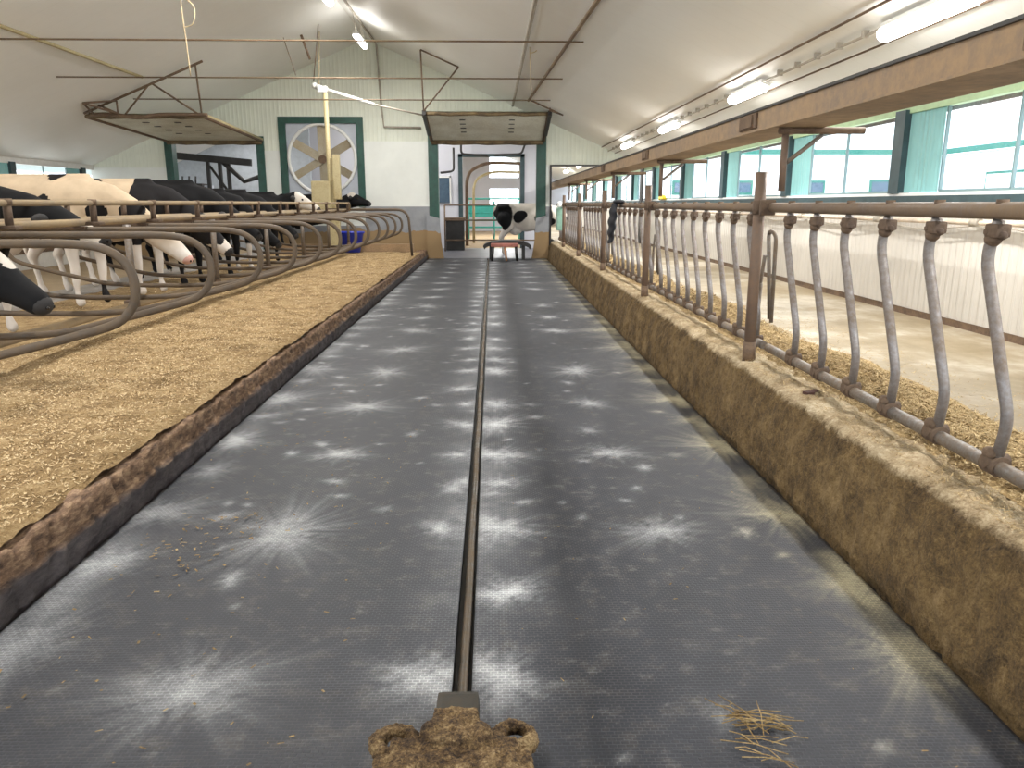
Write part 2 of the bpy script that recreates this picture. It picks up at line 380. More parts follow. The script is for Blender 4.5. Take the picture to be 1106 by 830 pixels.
# end wall with openings: x intervals
D1 = (-8.8, -6.2, 3.17); FN = (-5.72, -3.5, 3.75); D2 = (-1.68, 1.46, 3.2); D3 = (1.62, 4.2, 2.54)
b = MB()
def gable(b, x0, x1, z0, y0, y1):
    pts = [(x0, z0), (x1, z0), (x1, cz(x1)+.04)]
    if x0 < RX < x1: pts.append((RX, RZ+.04))
    pts.append((x0, cz(x0)+.04)); b.poly_prism(pts, 'y', y0, y1)
for x0, x1, z in ((LX-.08, D1[0], 2.45), (D1[0], D1[1], D1[2]), (D1[1], FN[0], 2.9), (FN[0], FN[1], FN[2]), (FN[1], D2[0], 3.15), (D2[0], D2[1], D2[2]), (D2[1], D3[0], 2.54), (D3[0], D3[1]+.08, D3[2])):
    gable(b, x0, x1, z, YE, YE+.15)
b.build('wall_end', M['wall_up'], kind='structure')
b = MB()
for x0, x1, z in ((LX-.08, D1[0], 2.45), (D1[1], FN[0], 2.9), (FN[1], D2[0], 3.15), (D2[1], D3[0], 2.54)):
    b.b2(x0, x1, YE-.02, YE+.15, 1.42, z)
b.b2(FN[0], FN[1], YE, YE+.15, .9, 1.5)
b.build('wall_end_lower', M['wall_lo'], kind='structure')
b = MB()
for x0, x1 in ((LX-.08, D1[0]), (D1[1], FN[0]), (FN[0], FN[1]), (FN[1], D2[0]-.05), (D2[1]+.05, D3[0])):
    b.b2(x0, x1, YE-.06, YE+.2, -.06, 1.42 if x0 != FN[0] else .9)
b.build('wall_end_base', M['wains'], kind='structure')

# green door and fan frames in the end wall
def frame_strip(name, x0, x1, z0, z1, w, mat, **k):
    b = MB(); y0, y1 = YE-.08, YE+.22
    b.b2(x0-w*.2, x0+w, y0, y1, z0, z1); b.b2(x1-w, x1+w*.2, y0, y1, z0, z1); b.b2(x0+w, x1-w, y0, y1, z1-w*.9, z1)
    return b.build(name, mat, **k)
frame_strip('door_1', D2[0], D2[1], 0, D2[2]+.1, .22, M['green'], kind='structure')
frame_strip('door_2', D1[0], D1[1], 0, D1[2]+.1, .17, M['green'], kind='structure')
frame_strip('door_3', D3[0], D3[1], 0, D3[2], .04, M['black'], kind='structure')
b = MB()
for x in (D2[0]+.03, D2[1]-.03):
    s = 1 if x < 0 else -1
    b.poly_prism([(x-.26*s*.6, 0), (x+.28*s*1.1, 0), (x+.24*s, .45), (x+.2*s, 1.1), (x-.16*s, 1.2)], 'y', YE-.16, YE-.07)
b.build('trim_2', M['wains'], kind='structure')

# ------- side walls with window bays
def side_wall(side, x, s, y0=YB, y1=YF):
    # lower ribbed wall, sill beam, header
    MB().b2(x, x+s*.12, y0, y1, -.06, 1.46).build('wall_'+side, M['wall_r'], kind='structure')
    MB().b2(x-s*.03, x+s*.12, y0, y1, 1.46, 1.575).build('trim_sill_'+side, M['dteal'], kind='structure')
    MB().b2(x, x+s*.10, y0, y1, 1.575, 1.605).build('trim_ledge_'+side, M['whitetrim'], kind='structure')
    MB().b2(x+s*.02, x+s*.1, y0, y1, 2.385, 2.66).build('trim_header_'+side, M['lime_strip'] if s > 0 else M['whitetrim'], kind='structure')
    MB().b2(x-s*.012, x, y0, y1, .36, .47).build('baseboard_'+side, M['rust'], kind='structure')
nwin = [0]
def bays(x, s, posts):
    for k, (p, nx) in enumerate(zip(posts, posts[1:])):
        # dark post [p, p+.27]; teal curtain just before it; window between
        nwin[0] += 1
        w = empty('window_%d' % nwin[0], (x, 0, 0), kind='structure')
        MB().b2(-s*.02, s*.11, p, p+.2, 1.6, 2.42).build('post', M['dteal'], w)
        bb = MB(); yy = np.linspace(nx-.62, nx, 26)
        pr = [(s*(.05+.008*math.sin(q*90)), q) for q in yy]
        pr += [(a+s*.004, c) for a, c in pr[::-1]]
        bb.poly_prism(pr, 'z', 1.61, 2.42).build('curtain_panel', M['teal'], w)
        f = MB(); a0, a1 = p+.2, nx-.62; mid = (a0+a1)/2+.1
        for q in (a0, mid, a1): f.b2(s*.055, s*.085, q-.010, q+.010, 1.62, 2.40)
        f.b2(s*.055, s*.095, a0, a1, 1.605, 1.63); f.build('window_frame', M['wframe'], w)
        MB().b2(s*.072, s*.078, a0, a1, 1.62, 2.40).build('pane', M['glass'], w)
side_wall('right', EV, 1); side_wall('left', LX, -1)
posts = [8.07+3.1*k for k in range(-5, 12)]
bays(EV, 1, posts); bays(LX, -1, [21.3+3.1*k for k in range(-9, 8)])
MB().b2(-11.2, 4.3, YF, YF+.15, 0, 1.1).b2(-11.2, -9, YF, YF+.15, 1.1, 6.2).b2(-7.5, -.1, YF, YF+.15, 1.1, 6.2).b2(1.5, 4.3, YF, YF+.15, 1.1, 6.2).b2(-.1, 1.5, YF, YF+.15, 2.3, 2.9).build('wall_far', M['lav'], kind='structure')
# back end behind the camera left wide open for sky fill: only the gable head
b = MB(); gable(b, LX-.08, EV+.08, 4.4, YB-.1, YB); b.build('wall_back', M['wall_up'], kind='structure')

# ------- kerbs
ys = np.arange(-2, 22.01, .05)
def strip_mesh(name, prof, ys, mat, amp, seed, sc1=.08, axis_n=(1,0), **k):
    # prof: list of (x,z) densified, displaced by noise along x/z
    pts = []
    for (a, b_) in zip(prof, prof[1:]):
        L = math.hypot(b_[0]-a[0], b_[1]-a[1]); n = max(1, int(L/.025))
        for i in range(n): pts.append((a[0]+(b_[0]-a[0])*i/n, a[1]+(b_[1]-a[1])*i/n))
    pts.append(prof[-1]); P = np.array(pts); n = len(P)
    S = np.concatenate([[0], np.cumsum(np.hypot(*np.diff(P, axis=0).T))])
    T, Y = np.meshgrid(S, ys); N = (vnoise(T, Y, sc1, seed)-.5)+.5*(vnoise(T, Y, sc1*.4, seed+1)-.5)+.8*(vnoise(T, Y, sc1*5, seed+2)-.5)
    tx = np.gradient(P[:,0]); tz = np.gradient(P[:,1]); l = np.hypot(tx, tz); nx_, nz_ = -tz/l, tx/l
    X = P[:,0][None]+N*amp*nx_[None]; Z = P[:,1][None]+N*amp*nz_[None]
    co = np.stack([X, Y, Z], -1).reshape(-1, 3)
    i = np.arange((len(ys)-1)*(n-1)); r = i//(n-1); c = i%(n-1); a = r*n+c
    F = np.stack([a, a+1, a+1+n, a+n], -1)
    me = bpy.data.meshes.new(name); me.from_pydata(co.tolist(), [], F.tolist()); me.materials.append(mat)
    me.polygons.foreach_set('use_smooth', np.ones(len(F), bool))
    o = bpy.data.objects.new(name, me); COL.objects.link(o); return tag(o, **k)
ysf = np.concatenate([np.arange(.8, 9, .018), np.arange(9, 22, .05), [22]]); ysf = np.concatenate([[-3], ysf])
strip_mesh('trim_kerb_left', [(-1.80, -.06), (-1.792, .11), (-1.81, .12), (-1.825, .225), (-1.855, .235), (-2.1, .22), (-2.1, -.06)], ysf, M['kerbL'], .026, 3, .06, kind='structure')
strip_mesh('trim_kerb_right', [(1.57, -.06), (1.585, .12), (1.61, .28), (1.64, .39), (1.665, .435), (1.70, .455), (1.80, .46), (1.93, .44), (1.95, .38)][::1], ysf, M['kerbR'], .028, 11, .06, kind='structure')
zf_top = lambda x, y: .462+0*x
grid_mesh('floor_feed_alley', np.linspace(1.9, 4.2, 24), np.linspace(-6, YF, 200), lambda x, y: .405+.006*vnoise(x, y, .6, 9), M['feedfloor'], kind='structure')
# bedding platform (concrete under the sawdust)
MB().b2(-6.4, -5.6, -2, 22, -.06, .255).b2(-5.6, -4.15, 20.62, 21.9, -.06, .255).b2(-5.6, -1.86, -2, 20.4, -.06, .22).build('floor_stall_platform', M['concrete'], kind='structure')

# ================================================================= rubber mats with lime
gx = lambda a, b: np.arange(a, b+.001, .018)
ym = np.concatenate([[-4], np.arange(1.2, 9, .02), np.arange(9, 22.01, .045), [22.05]])
sp = []                                        # lime splashes: x, y, radius, strength
for k in range(18):
    y = 2.22+1.165*k; j = lambda s: (random.random()-.5)*s
    big = 1.25 if k in (1,) else 1
    sp.append((-.96+j(.06), y+j(.12), .145*big, .85)); sp.append((.76+j(.05), y+j(.1), .12, .75))
    sp.append((-1.66+j(.04), y+.22+j(.2), .15, .65)); sp.append((-1.64+j(.05), y+.85+j(.2), .11, .5))
    sp.append((1.45+j(.03), y+.1+j(.1), .17, .95)); sp.append((1.42, y+.70+j(.2), .13, .6))
for k in range(36):
    y = 2.2+.585*k
    sp.append((-.235+random.uniform(-.03, .03), y+random.uniform(-.06, .06), .085, .75)); sp.append((.03+random.uniform(-.02, .04), y+random.uniform(-.06, .06), .095, .8))
sp = [(a, b_, c*random.uniform(.75, 1.2), d*random.uniform(.7, 1.1)) for a, b_, c, d in sp if random.random() > .06]
for k in range(120): sp.append((random.uniform(-1.7, 1.45), random.uniform(1.6, 12), random.uniform(.015, .05), random.uniform(.3, .7)))
def mat_mask(xs, ys):
    X, Y = np.meshgrid(xs, ys); Mk = np.zeros_like(X)
    for i, (x, y, r, s) in enumerate(sp):
        if x+4*r < xs[0] or x-4*r > xs[-1]: continue
        dx, dy = X-x, Y-y; d = np.hypot(dx, dy); sel = d < 4*r
        th = np.arctan2(dy[sel], dx[sel]); R_ = np.random.RandomState(i+5)
        rr = r*(1+.22*np.sin(2*th+R_.rand()*6)+.16*np.sin(5*th+R_.rand()*6)+.14*np.sin(13*th+R_.rand()*6)+.16*np.sin(31*th+R_.rand()*6)+.14*np.sin(47*th+R_.rand()*6))*R_.uniform(.75, 1.1)
        rr = np.maximum(rr, .3*r)
        v = s*np.exp(-(d[sel]/rr)**1.7)
        Mk[sel] = np.maximum(Mk[sel], v)+.3*np.minimum(Mk[sel], v)
    e = np.exp(-((X-1.46)/.07)**2)*.8*np.clip(vnoise(X, Y, .30, 2)*2-1, 0, 1); e2 = np.exp(-((X+.1)/.2)**2)*.3*vnoise(X, Y, .3, 21); e3 = np.exp(-((X+1.7)/.10)**2)*.4*np.clip(vnoise(X, Y, .4, 22)*2-1, 0, 1)
    return np.clip(Mk+e+e2+e3, 0, 1.2)
for nm, a, b_, lab in (('left', -1.775, -.128, 'left dark grey studded rubber alley mat beside the sawdust beds, white lime splashes'),
                       ('right', -.072, 1.515, 'right dark grey studded rubber alley mat beside the brown feed kerb, white lime splashes')):
    xs = gx(a, b_); Mk = mat_mask(xs, ym)
    o = grid_mesh('rubber_mat', xs, ym, lambda x, y: .0+.004*(vnoise(x, y, .8, 31)-.5), M['mat'], attr=Mk, label=lab, cat='rubber mat')
    so = o.modifiers.new('thick', 'SOLIDIFY'); so.thickness = .05; so.offset = -1
# groove rail
b = MB(); yy = np.arange(2.0, 22, .12)
b.tube([(-.10+.0015*math.sin(y*5), y, -.022+.003*math.sin(y*13)) for y in yy], .017, 8)
b.build('scraper_drive_bar', dirty('muddy_bar', (.03, .024, .016), (.11, .075, .042), .5, 5, .3, .2), label='long brown mud-coated bar lying in the black centre groove', cat='bar')

# ================================================================= sawdust
zs = lambda x, y: .268+.028*(vnoise(x, y, .45, 41)-.5)+.022*(vnoise(x, y, .13, 42)-.5)+.012*(vnoise(x, y, .05, 43)-.5)-.016*np.clip((x+1.90)/.06, 0, 1)
ysb = np.concatenate([[-2], np.arange(1.2, 9, .028), np.arange(9, 20.4, .07)])
grid_mesh('sawdust_bedding', np.arange(-5.6, -1.835, .028), ysb, zs, M['saw'], m2=M['chip'], kind='stuff', label='golden sawdust bedding spread over the raised stall beds', cat='sawdust',
          extra=joinx(flakes(42000, (-4.2, -1.87), (1.5, 9), zs, .016, .006, .6, .004, 1.5), flakes(9000, (-5.5, -1.87), (9, 20.3), zs, .022, .009, .6, .004)))
# scattered chips on the left mat
zero = lambda x, y: x*0+.006
ch = MB(); c, f = joinx(flakes(260, (-1.7, -.5), (1.7, 7), zero, .016, .006, .2, .002), flakes(90, (.1, 1.5), (1.7, 7), zero, .014, .004, .2, .002), flakes(80, (-1.5, -1.1), (2.9, 3.6), zero, .02, .007, .2))
me = bpy.data.meshes.new('wood_shavings'); me.from_pydata(c.tolist(), [], f.tolist()); me.materials.append(M['straw'])
o = bpy.data.objects.new('wood_shavings', me); COL.objects.link(o); tag(o, label='pale wood shavings sprinkled over the dark rubber mats', cat='shavings', kind='stuff')

# ================================================================= stall dividers
CX = -3.75
half = [(-3.75, .58), (-3.5, .58), (-3.07, .605), (-2.68, .69), (-2.34, .775), (-2.10, .845), (-2.0, .93), (-1.965, 1.04), (-1.99, 1.16), (-2.09, 1.25), (-2.27, 1.285), (-2.7, 1.288), (-3.2, 1.288), (-3.75, 1.288)]
full = half+[(2*CX-x, z) for x, z in half[::-1][1:-1]]
ORD = ['nearest the camera', 'second from the camera', 'third from the camera', 'fourth from the camera', 'fifth from the camera', 'sixth from the camera', 'seventh from the camera', 'eighth from the camera', 'ninth from the camera', 'tenth from the camera', 'eleventh from the camera', 'twelfth from the camera']
DY = [4.3+1.18*k for k in range(12)]
P = [Vector((x, 0, z)) for x, z in full]; N = len(P); loop = []
for i in range(N):
    a, b_, c, d = P[i-1], P[i], P[(i+1)%N], P[(i+2)%N]
    for k in range(4):
        t = k/4; loop.append(.5*((2*b_)+(c-a)*t+(2*a-5*b_+4*c-d)*t*t+(3*b_-a-3*c+d)*t**3))
dv = empty('stall_divider', (0, DY[0], 0), group='looped stall dividers over the sawdust')
MB().tube(loop, .0245, 12, closed=True).build('loop_pipe', M['pipe2'], dv)
b = MB()
b.box((-3.75, 0, 1.300), (.72, .07, .03), bev=.01)
b.build('rail_clamp', M['clamp'], dv)
for k, y in enumerate(DY):
    o = dv if k == 0 else copy_tree(dv); o.location.y = y
    tag(o, 'curved grey-brown pipe loop stall divider over sawdust, %s' % ORD[k], 'stall divider')
# end frame of the stall row
b = MB(); b.tube(fillet([(-3.9, 18.9, 1.36), (-2.0, 18.9, 1.36), (-1.93, 18.9, .26)], .28), .03)
b.build('end_hoop', M['pipe2'], label='square-shouldered pipe hoop closing the far end of the stall row', cat='pipe hoop')
# centre posts
st = empty('stall_post', (0,0,0), group='posts in the middle of the stall row')
MB().tube([(0,0,.50), (0,0,1.30)], .034, 14).build('post_pipe', M['pipe'], st)
MB().tube([(0,0,.47), (0,0,.55)], .046, 14).build('base_collar', M['rust'], st)
for k in range(6):
    o = st if k == 0 else copy_tree(st); o.location = (-3.56, 7.75+2.36*k, 0)
    tag(o, 'upright grey steel post under the stall rails, %s' % ORD[k], 'post')
# neck rails with riser brackets
for x, cnt, lab in ((-3.37, 13, 'long tan pipe neck rail at eye height, front one nearer the alley'), (-4.13, 13, 'long tan pipe neck rail at eye height, rear one over the cows')):
    r = empty('neck_rail', (x, 0, 0), label=lab, cat='rail', group=None)
    MB().tube(fillet([(0, 3.2, 1.505), (0, 18.8, 1.505), (0, 18.8, 1.35)], .03), .023, 12).build('rail_pipe', M['rail'], r)
    br_ = None
    for k in range(13):
        y = 4.3+1.18*k+(.1 if x > -4 else -.05)
        if br_ is None:
            br_ = MB().tube([(0, 0, 1.34), (0, 0, 1.50)], .028, 10).box((0, 0, 1.335), (.13, .10, .03), bev=.01).tube([(0, 0, 1.49), (0, 0, 1.535)], .036, 10).build('riser_bracket', M['clamp'], r)
            br_.location.y = y
        else:
            c = br_.copy(); COL.objects.link(c); c.parent = r; c.location.y = y
# paired lower support rails the loops hang on, and the low brisket pipe
for x, lab in ((-3.45, 'thick dusty rail running along the tops of the stall loops, nearer the alley'), (-4.05, 'thick dusty rail running along the tops of the stall loops, nearer the cows')):
    MB().tube([(x, 3.0, 1.345), (x, 18.9, 1.345)], .030, 12).build('support_rail', M['rail'], label=lab, cat='rail')
bp_ = empty('brisket_rail', (0,0,0), label='low tan pipe running lengthwise under the stall loops, rusty clamps on it', cat='rail')
MB().tube([(-3.62, 3.0, .50), (-3.62, 18.9, .50)], .036, 12).build('rail_pipe', M['rail'], bp_)
for y in (5.4, 7.8, 10.1, 12.5): MB().box((-3.62, y, .51), (.10, .12, .10), bev=.02).build('clamp', M['clamp'], bp_)
MB().b2(-5.5, -2.05, 20.4, 20.62, .0, .47, bev=.01).build('cross_kerb', M['wood'], label='mud-stained timber kerb closing the far end of the sawdust beds', cat='kerb')
tb = empty('feed_tub', (-3.62, 20.0, 0), label='blue plastic tub at the far end of the stalls', cat='tub')
b = MB(); prof = [(.26, .27), (.36, .74), (.39, .75), (.39, .79), (.355, .79), (.34, .74), (.25, .30)]
rs = [[b.bm.verts.new((r*math.cos(2*PI*k/24), .6*r*math.sin(2*PI*k/24), z+.02)) for k in range(24)] for r, z in prof]
for A, B in zip(rs, rs[1:]):
    for k in range(24): b.bm.faces.new((A[k], A[(k+1)%24], B[(k+1)%24], B[k])).smooth = True
b.bm.faces.new(rs[-1]); b.bm.faces.new(rs[0][::-1])
b.build('tub_body', M['blue'], tb)

# ================================================================= cows
def cow(name, loc, rz, head, seed, white, mat, label, headw=.3, blaze=True, tagc=True, neckz=0, pink=False, nose_dir=None, scale=1, voxel=.024, force=None):
    """local +X forward; head = (x, y, z) of poll, nose_dir = direction of muzzle"""
    S = Vector(head); nd = Vector(nose_dir or (.75, 0, -.65)).normalized(); nose = S+nd*.46
    b = MB()
    # trunk
    tr = [(-.78, 1.16, .25, .30), (-.62, 1.10, .31, .34), (-.35, 1.05, .35, .38), (-.05, 1.02, .37, .40), (.25, 1.04, .35, .37), (.5, 1.08, .32, .30), (.68, 1.10, .27, .24)]
    for (x0, z0, ry0, rz0), (x1, z1, ry1, rz1) in zip(tr, tr[1:]):
        for k in range(5):
            t = k/5; b.ball((x0+(x1-x0)*t, 0, z0+(z1-z0)*t), (.20, (ry0+(ry1-ry0)*t)*.85, rz0+(rz1-rz0)*t), 3)
    b.limb([(-.85, .15, 1.30, .09), (-.5, .20, 1.36, .07)]).limb([(-.85, -.15, 1.30, .09), (-.5, -.20, 1.36, .07)])      # hips
    b.limb([(-.9, 0, 1.38, .05), (-.3, 0, 1.40, .05), (.3, 0, 1.40, .05), (.62, 0, 1.40, .06)])                         # spine
    b.ball((-.38, 0, .68), (.2, .16, .15), 2)                                                                          # udder
    # neck
    mid = Vector((.80, 0, 1.16)).lerp(S, .5)+Vector((0, 0, .03))
    b.limb([(.55, 0, 1.15, .27, .75), (.80, 0, 1.14, .215, .72), (mid.x, mid.y, mid.z, .165, .72), (S.x-.03, S.y, S.z, .125, .8)])
    b.limb([(.55, 0, .95, .22, .7), (mid.x-.02, mid.y, mid.z-.12, .10, .7)])
    # head
    a = lambda t, up=0: S+nd*(.46*t)+Vector((-nd.z, 0, nd.x))*up if nd.x >= 0 else S+nd*(.46*t)
    h = [(*a(0, .01), .145, .80), (*a(.3, -.01), .145, .80), (*a(.55, -.01), .120, .74), (*a(.85, 0), .095, .85), (*a(1.0, 0), .086, .98)]
    b.limb(h, .02, 2)
    b.limb([(*a(.1, -.09), .09, .7), (*a(.5, -.08), .06, .7)], .02, 2)
    # legs
    for sx, pts in ((.52, [(.52, .20, .95, .15), (.50, .20, .72, .095), (.52, .20, .45, .062), (.52, .20, .40, .066), (.515, .20, .16, .038), (.52, .20, .10, .05), (.54, .20, .04, .062)]),
                    (-.7, [(-.68, .20, 1.0, .22), (-.58, .22, .80, .15), (-.74, .21, .56, .085), (-.80, .20, .48, .07), (-.78, .20, .42, .052), (-.74, .20, .17, .042), (-.73, .20, .10, .052), (-.70, .20, .04, .064)])):
        for s in (1, -1):
            b.limb([(x+(.05*s), y*s, z, r) for x, y, z, r in pts], .03)
    b.limb([(-.98, 0, 1.32, .035), (-1.04, 0, 1.1, .025), (-1.03, 0, .75, .02), (-1.03, 0, .62, .045), (-1.03, 0, .5, .03)])
    me = bpy.data.meshes.new('tmp'); b.bm.to_mesh(me); b.bm.free(); tmp = bpy.data.objects.new('tmp', me); COL.objects.link(tmp)
    rm = tmp.modifiers.new('r', 'REMESH'); rm.mode = 'VOXEL'; rm.voxel_size = voxel; rm.use_smooth_shade = True
    sm = tmp.modifiers.new('s', 'SMOOTH'); sm.iterations = 4; sm.factor = .6
    bpy.context.view_layer.update()
    dg = bpy.context.evaluated_depsgraph_get(); me2 = bpy.data.meshes.new_from_object(tmp.evaluated_get(dg))
    bpy.data.objects.remove(tmp)
    me2.polygons.foreach_set('use_smooth', np.ones(len(me2.polygons), bool))
    A = me2.attributes.new('mask', 'FLOAT', 'POINT'); vals = []
    off = Vector((seed*3.7, seed*1.3, seed*2.1))
    for v in me2.vertices:
        p = v.co; n = .5+.5*noise.noise(Vector((p.x*1.5, p.y*1.6, p.z*1.5))+off)+.12*noise.noise(Vector(p)*5+off)
        w = .5+(white-.5)*1.0+(n-.5)*1.6
        if p.z < .62: w += (.62-p.z)*1.6*(1 if white > .25 else .4)
        d = (p-S).dot(nd)
        if (p-S).length < .62 and d > -.12:
            side = abs(p.y-S.y-(nd.y*d))
            if headw >= .9: w = .9
            else:
                w = .1
                if blaze and side < .035+.02*max(0, d/.4): w = .8
                if d > .36: w = .75 if blaze else .2
        if force: w = force(p, w)
        vals.append(w)
    A.data.foreach_set('value', vals); me2.materials.append(mat); me2.name = name
    root = empty(name, loc, rz, label=label, cat='cow', group='dairy cows in the barn'); root.scale = (scale,)*3
    o = bpy.data.objects.new('body', me2); COL.objects.link(o); o.parent = root
    # ears, eyes, tag, nose
    for s in (1, -1):
        base = S+Vector((0, .09*s, .02)); tip = base+Vector((-.03, .19*s, -.02))
        e = MB(); e.ball((base+tip)/2, (.035, .105, .055), 2, Matrix.Rotation(.2*s, 3, 'Z')); e.build('ear', mat if headw > .9 else M['ear'], o)
        ep = a(.33, .05)+Vector((0, .098*s, 0)); MB().ball(ep, (.024, .018, .022), 2).build('eye', M['eye'], o)
        np_ = a(1.02, .02)+nd*.075+Vector((0, .032*s, 0)); MB().ball(np_, (.014, .012, .014), 1).build('nostril', M['eye'], o)
        if tagc:
            MB().box(tip+Vector((.03, -.04*s, -.05)), (.01, .05, .065), bev=.004).build('ear_tag', M['blue'] if tagc == 2 else M['yellow'], o)
    MB().ball(a(1.0, 0)+nd*.028, (.072, .072, .068), 2).build('muzzle', M['nose'] if pink else M['ear'], o)
    return root
# heads towards the alley (+X)
def fc(p, w):       # cream cow: small black patches only
    q = (p-Vector((.78, -.2, 1.02))).length; r = (p-Vector((-.1, -.3, 1.18))).length
    n = noise.noise(p*3.1+Vector((5, 2, 9)))
    return .1 if q < .12+.05*n or n > .42 else .9
def fc2(p, w):      # second cream cow, black neck and head with a white nose
    if p.x > .45 and p.z > .62: return .1 if p.x < 1.52 else .85
    q = (p-Vector((-.15, -.2, 1.38))).length; return .1 if q < .26 else .9
def fblack(p, w): return w if p.z < .5 else min(w, .25)
def fface(p, w):    # black face, white blaze along the top, white shoulder patch
    if p.x < .9: return w
    t = (p-Vector((1.25, 0, .86))); d = t.dot(Vector((.82, -.08, -.56)).normalized()); up = t.z+d*.56
    return .85 if up > .088 and d < .46 else .1
cow('dairy_cow', (-5.45, 9.55, .30), 0, (1.30, -.02, .86), 1, 1, M['hide_tan'], 'cream dairy cow with lowered pale head, seen through the second loop', headw=.95, pink=True, nose_dir=(.70, -.05, -.70), force=fc, tagc=0, scale=1.07)
cow('dairy_cow', (-5.20, 7.25, .30), 0, (1.22, 0, 1.05), 2, .0, M['hide'], 'black dairy cow with head level under the top rail at left edge', headw=.3, nose_dir=(.85, -.1, -.35), tagc=2, force=lambda p, w: .85 if (p.x > 1.48 or p.z < .5) else .1)
cow('dairy_cow', (-4.46, 4.89, .30), 0, (1.25, 0, .86), 3, .45, M['hide'], 'black-faced dairy cow with white blaze and lowered head, nearest at left edge', nose_dir=(.82, -.08, -.56), tagc=0, force=fface)
cow('dairy_cow', (-5.25, 10.78, .30), 0, (1.20, 0, .88), 4, .15, M['hide_tan'], 'cream-backed dairy cow with black neck and white nose behind the cream cow', nose_dir=(.66, -.05, -.66), tagc=1, force=fc2, scale=1.06)
cow('dairy_cow', (-5.15, 11.97, .30), 0, (1.1, 0, .95), 5, .1, M['hide'], 'large black dairy cow standing below the dark left doorway', tagc=1, nose_dir=(.75, 0, -.55), scale=1.07, force=fblack)
cow('dairy_cow', (-5.05, 13.15, .30), 0, (1.1, 0, .85), 6, .05, M['hide'], 'black dairy cow with head down in the middle of the row', tagc=1, force=fblack)
cow('dairy_cow', (-5.05, 14.33, .30), 0, (1.1, 0, .95), 7, .05, M['hide'], 'black dairy cow with lowered head left of the fan', tagc=0, force=fblack)
cow('dairy_cow', (-5.2, 16.69, .30), 0, (1.1, 0, 1.30), 8, .2, M['hide'], 'white-faced dairy cow standing below the fan', tagc=0, nose_dir=(.8, 0, -.4), force=lambda p, w: .85 if p.x > 1.1 else min(w, .2))
cow('dairy_cow', (-4.75, 21.1, .30), 0, (1.05, 0, 1.34), 9, .0, M['hide'], 'black dairy cow with raised head at the far end, right of cream box', tagc=0, nose_dir=(.9, -.2, -.3), force=lambda p, w: .85 if (p-Vector((1.05, 0, 1.42))).length < .13 else min(w, .2))
def fdoor(p, w):
    n = .12*noise.noise(p*4)
    g = min((Vector((p.x+.75, (p.z-1.1)*.7, 0))).length-.25, Vector((p.x+.3, p.z-1.05, 0)).length-.17, Vector((p.x-.45, (p.z-1.1)*.7, 0)).length-.26)
    return .5+3*(g+n) if p.z < 1.42 else .9
cow('dairy_cow', (1.12, 24.0, 0), .12, (1.1, 0, 1.0), 12, .55, M['hide'], 'black and white dairy cow standing beyond the main doorway', tagc=0, force=fdoor, scale=1.05)

# ================================================================= feed fence (right)
FX = 1.82
PY = [-.9, 5.15, 8.85, 12.3, 15.8, 19.2, 21.9]
PL = ['nearest the camera, cut by the right edge', 'second from the camera', 'third from the camera', 'fourth from the camera', 'fifth from the camera', 'farthest, by the end wall']
barpts = fillet([(0, 0, 1.44), (0, .045, 1.31), (.035, -.155, .74), (.055, -.095, .56)], .06)
bar_me = None
def part_obj(name, me, parent, y):
    o = bpy.data.objects.new(name, me); COL.objects.link(o); o.parent = parent; o.location = (0, y, 0); return o
bar0 = MB().tube(barpts, .021, 12).build('fence_bar', M['bar']); bar_me = bar0.data; bpy.data.objects.remove(bar0)
c0 = MB().box((0, 0, 1.405), (.055, .075, .05), bev=.012).ball((.0, .02, 1.375), (.028, .036, .03), 2).ball((0, -.03, 1.39), (.02, .02, .02), 1).tube([(0, -.005, 1.46), (0, -.005, 1.515)], .022, 8).tube([(-.03, .025, 1.40), (.03, .025, 1.40)], .012, 6).build('c', M['clamp']); top_me = c0.data; bpy.data.objects.remove(c0)
c0 = MB().tube([(.01, -.09, .565), (.10, -.09, .565)], .026, 10).tube([(.055, -.13, .55), (.055, -.05, .55)], .040, 12).ball((.03, -.09, .595), (.026, .032, .026), 2).build('c', M['clamp']); bot_me = c0.data; bpy.data.objects.remove(c0)
yb = 2.83
for k in range(6):
    y0, y1 = PY[k]+.04, PY[k+1]-.04
    p = empty('feed_fence_panel', (FX, 0, 0), label='fence panel of bent steel feeding bars, %s' % PL[k], cat='fence panel', group='barred feeding fence panels')
    MB().tube([(0, y0, 1.475), (0, y1, 1.475)], .031, 14).build('top_rail', M['toprail'], p)
    MB().tube([(.055, y0, .545), (.055, y1, .545)], .028, 14).build('bottom_rail', M['pipe'], p)
    for q in range(16):
        y = (2.775-.395*8+.395*q) if k == 0 else (PY[k]+.30+.395*q)
        if y < y0+.1: continue
        if y > y1-.12: break
        fb = part_obj('fence_bar', bar_me, p, y)
        part_obj('top_clamp', top_me, fb, 0); part_obj('bottom_clamp', bot_me, fb, 0)
    # swinging yoke loops beside the post
    lp = fillet([(.10, y0+.02, 1.22), (.12, y0+.16, 1.22), (.13, y0+.02, .66), (.12, y0-.10+.1, .66)], .05)
    if k: 
        L1 = [(.10, y1-.10, .70), (.10, y1-.16, 1.30), (.10, y1-.30, 1.30), (.10, y1-.14, .70)]
        L2 = [(.08, y0+.18, 1.15), (.08, y0+.32, .62), (.08, y0+.26, .60), (.08, y0+.22, .95)]
        MB().tube(fillet(L2, .03), .014, 8).build('yoke_loop', M['pipe'], p)
        MB().tube(fillet([(.10, y0+.02, .70), (.10, y0+.05, 1.30), (.10, y0-.0+.20, 1.32), (.10, y0+.06, .72)], .06), .014, 8).build('yoke_loop', M['pipe'], p)
fp = empty('fence_post', (0,0,0), group='rusty posts of the feeding fence')
MB().tube([(0, 0, .44), (0, 0, 1.70)], .037, 16).build('post_pipe', M['post'], fp)
MB().tube([(0, 0, .44), (0, 0, .58)], .043, 16).build('base_sleeve', M['rust'], fp)
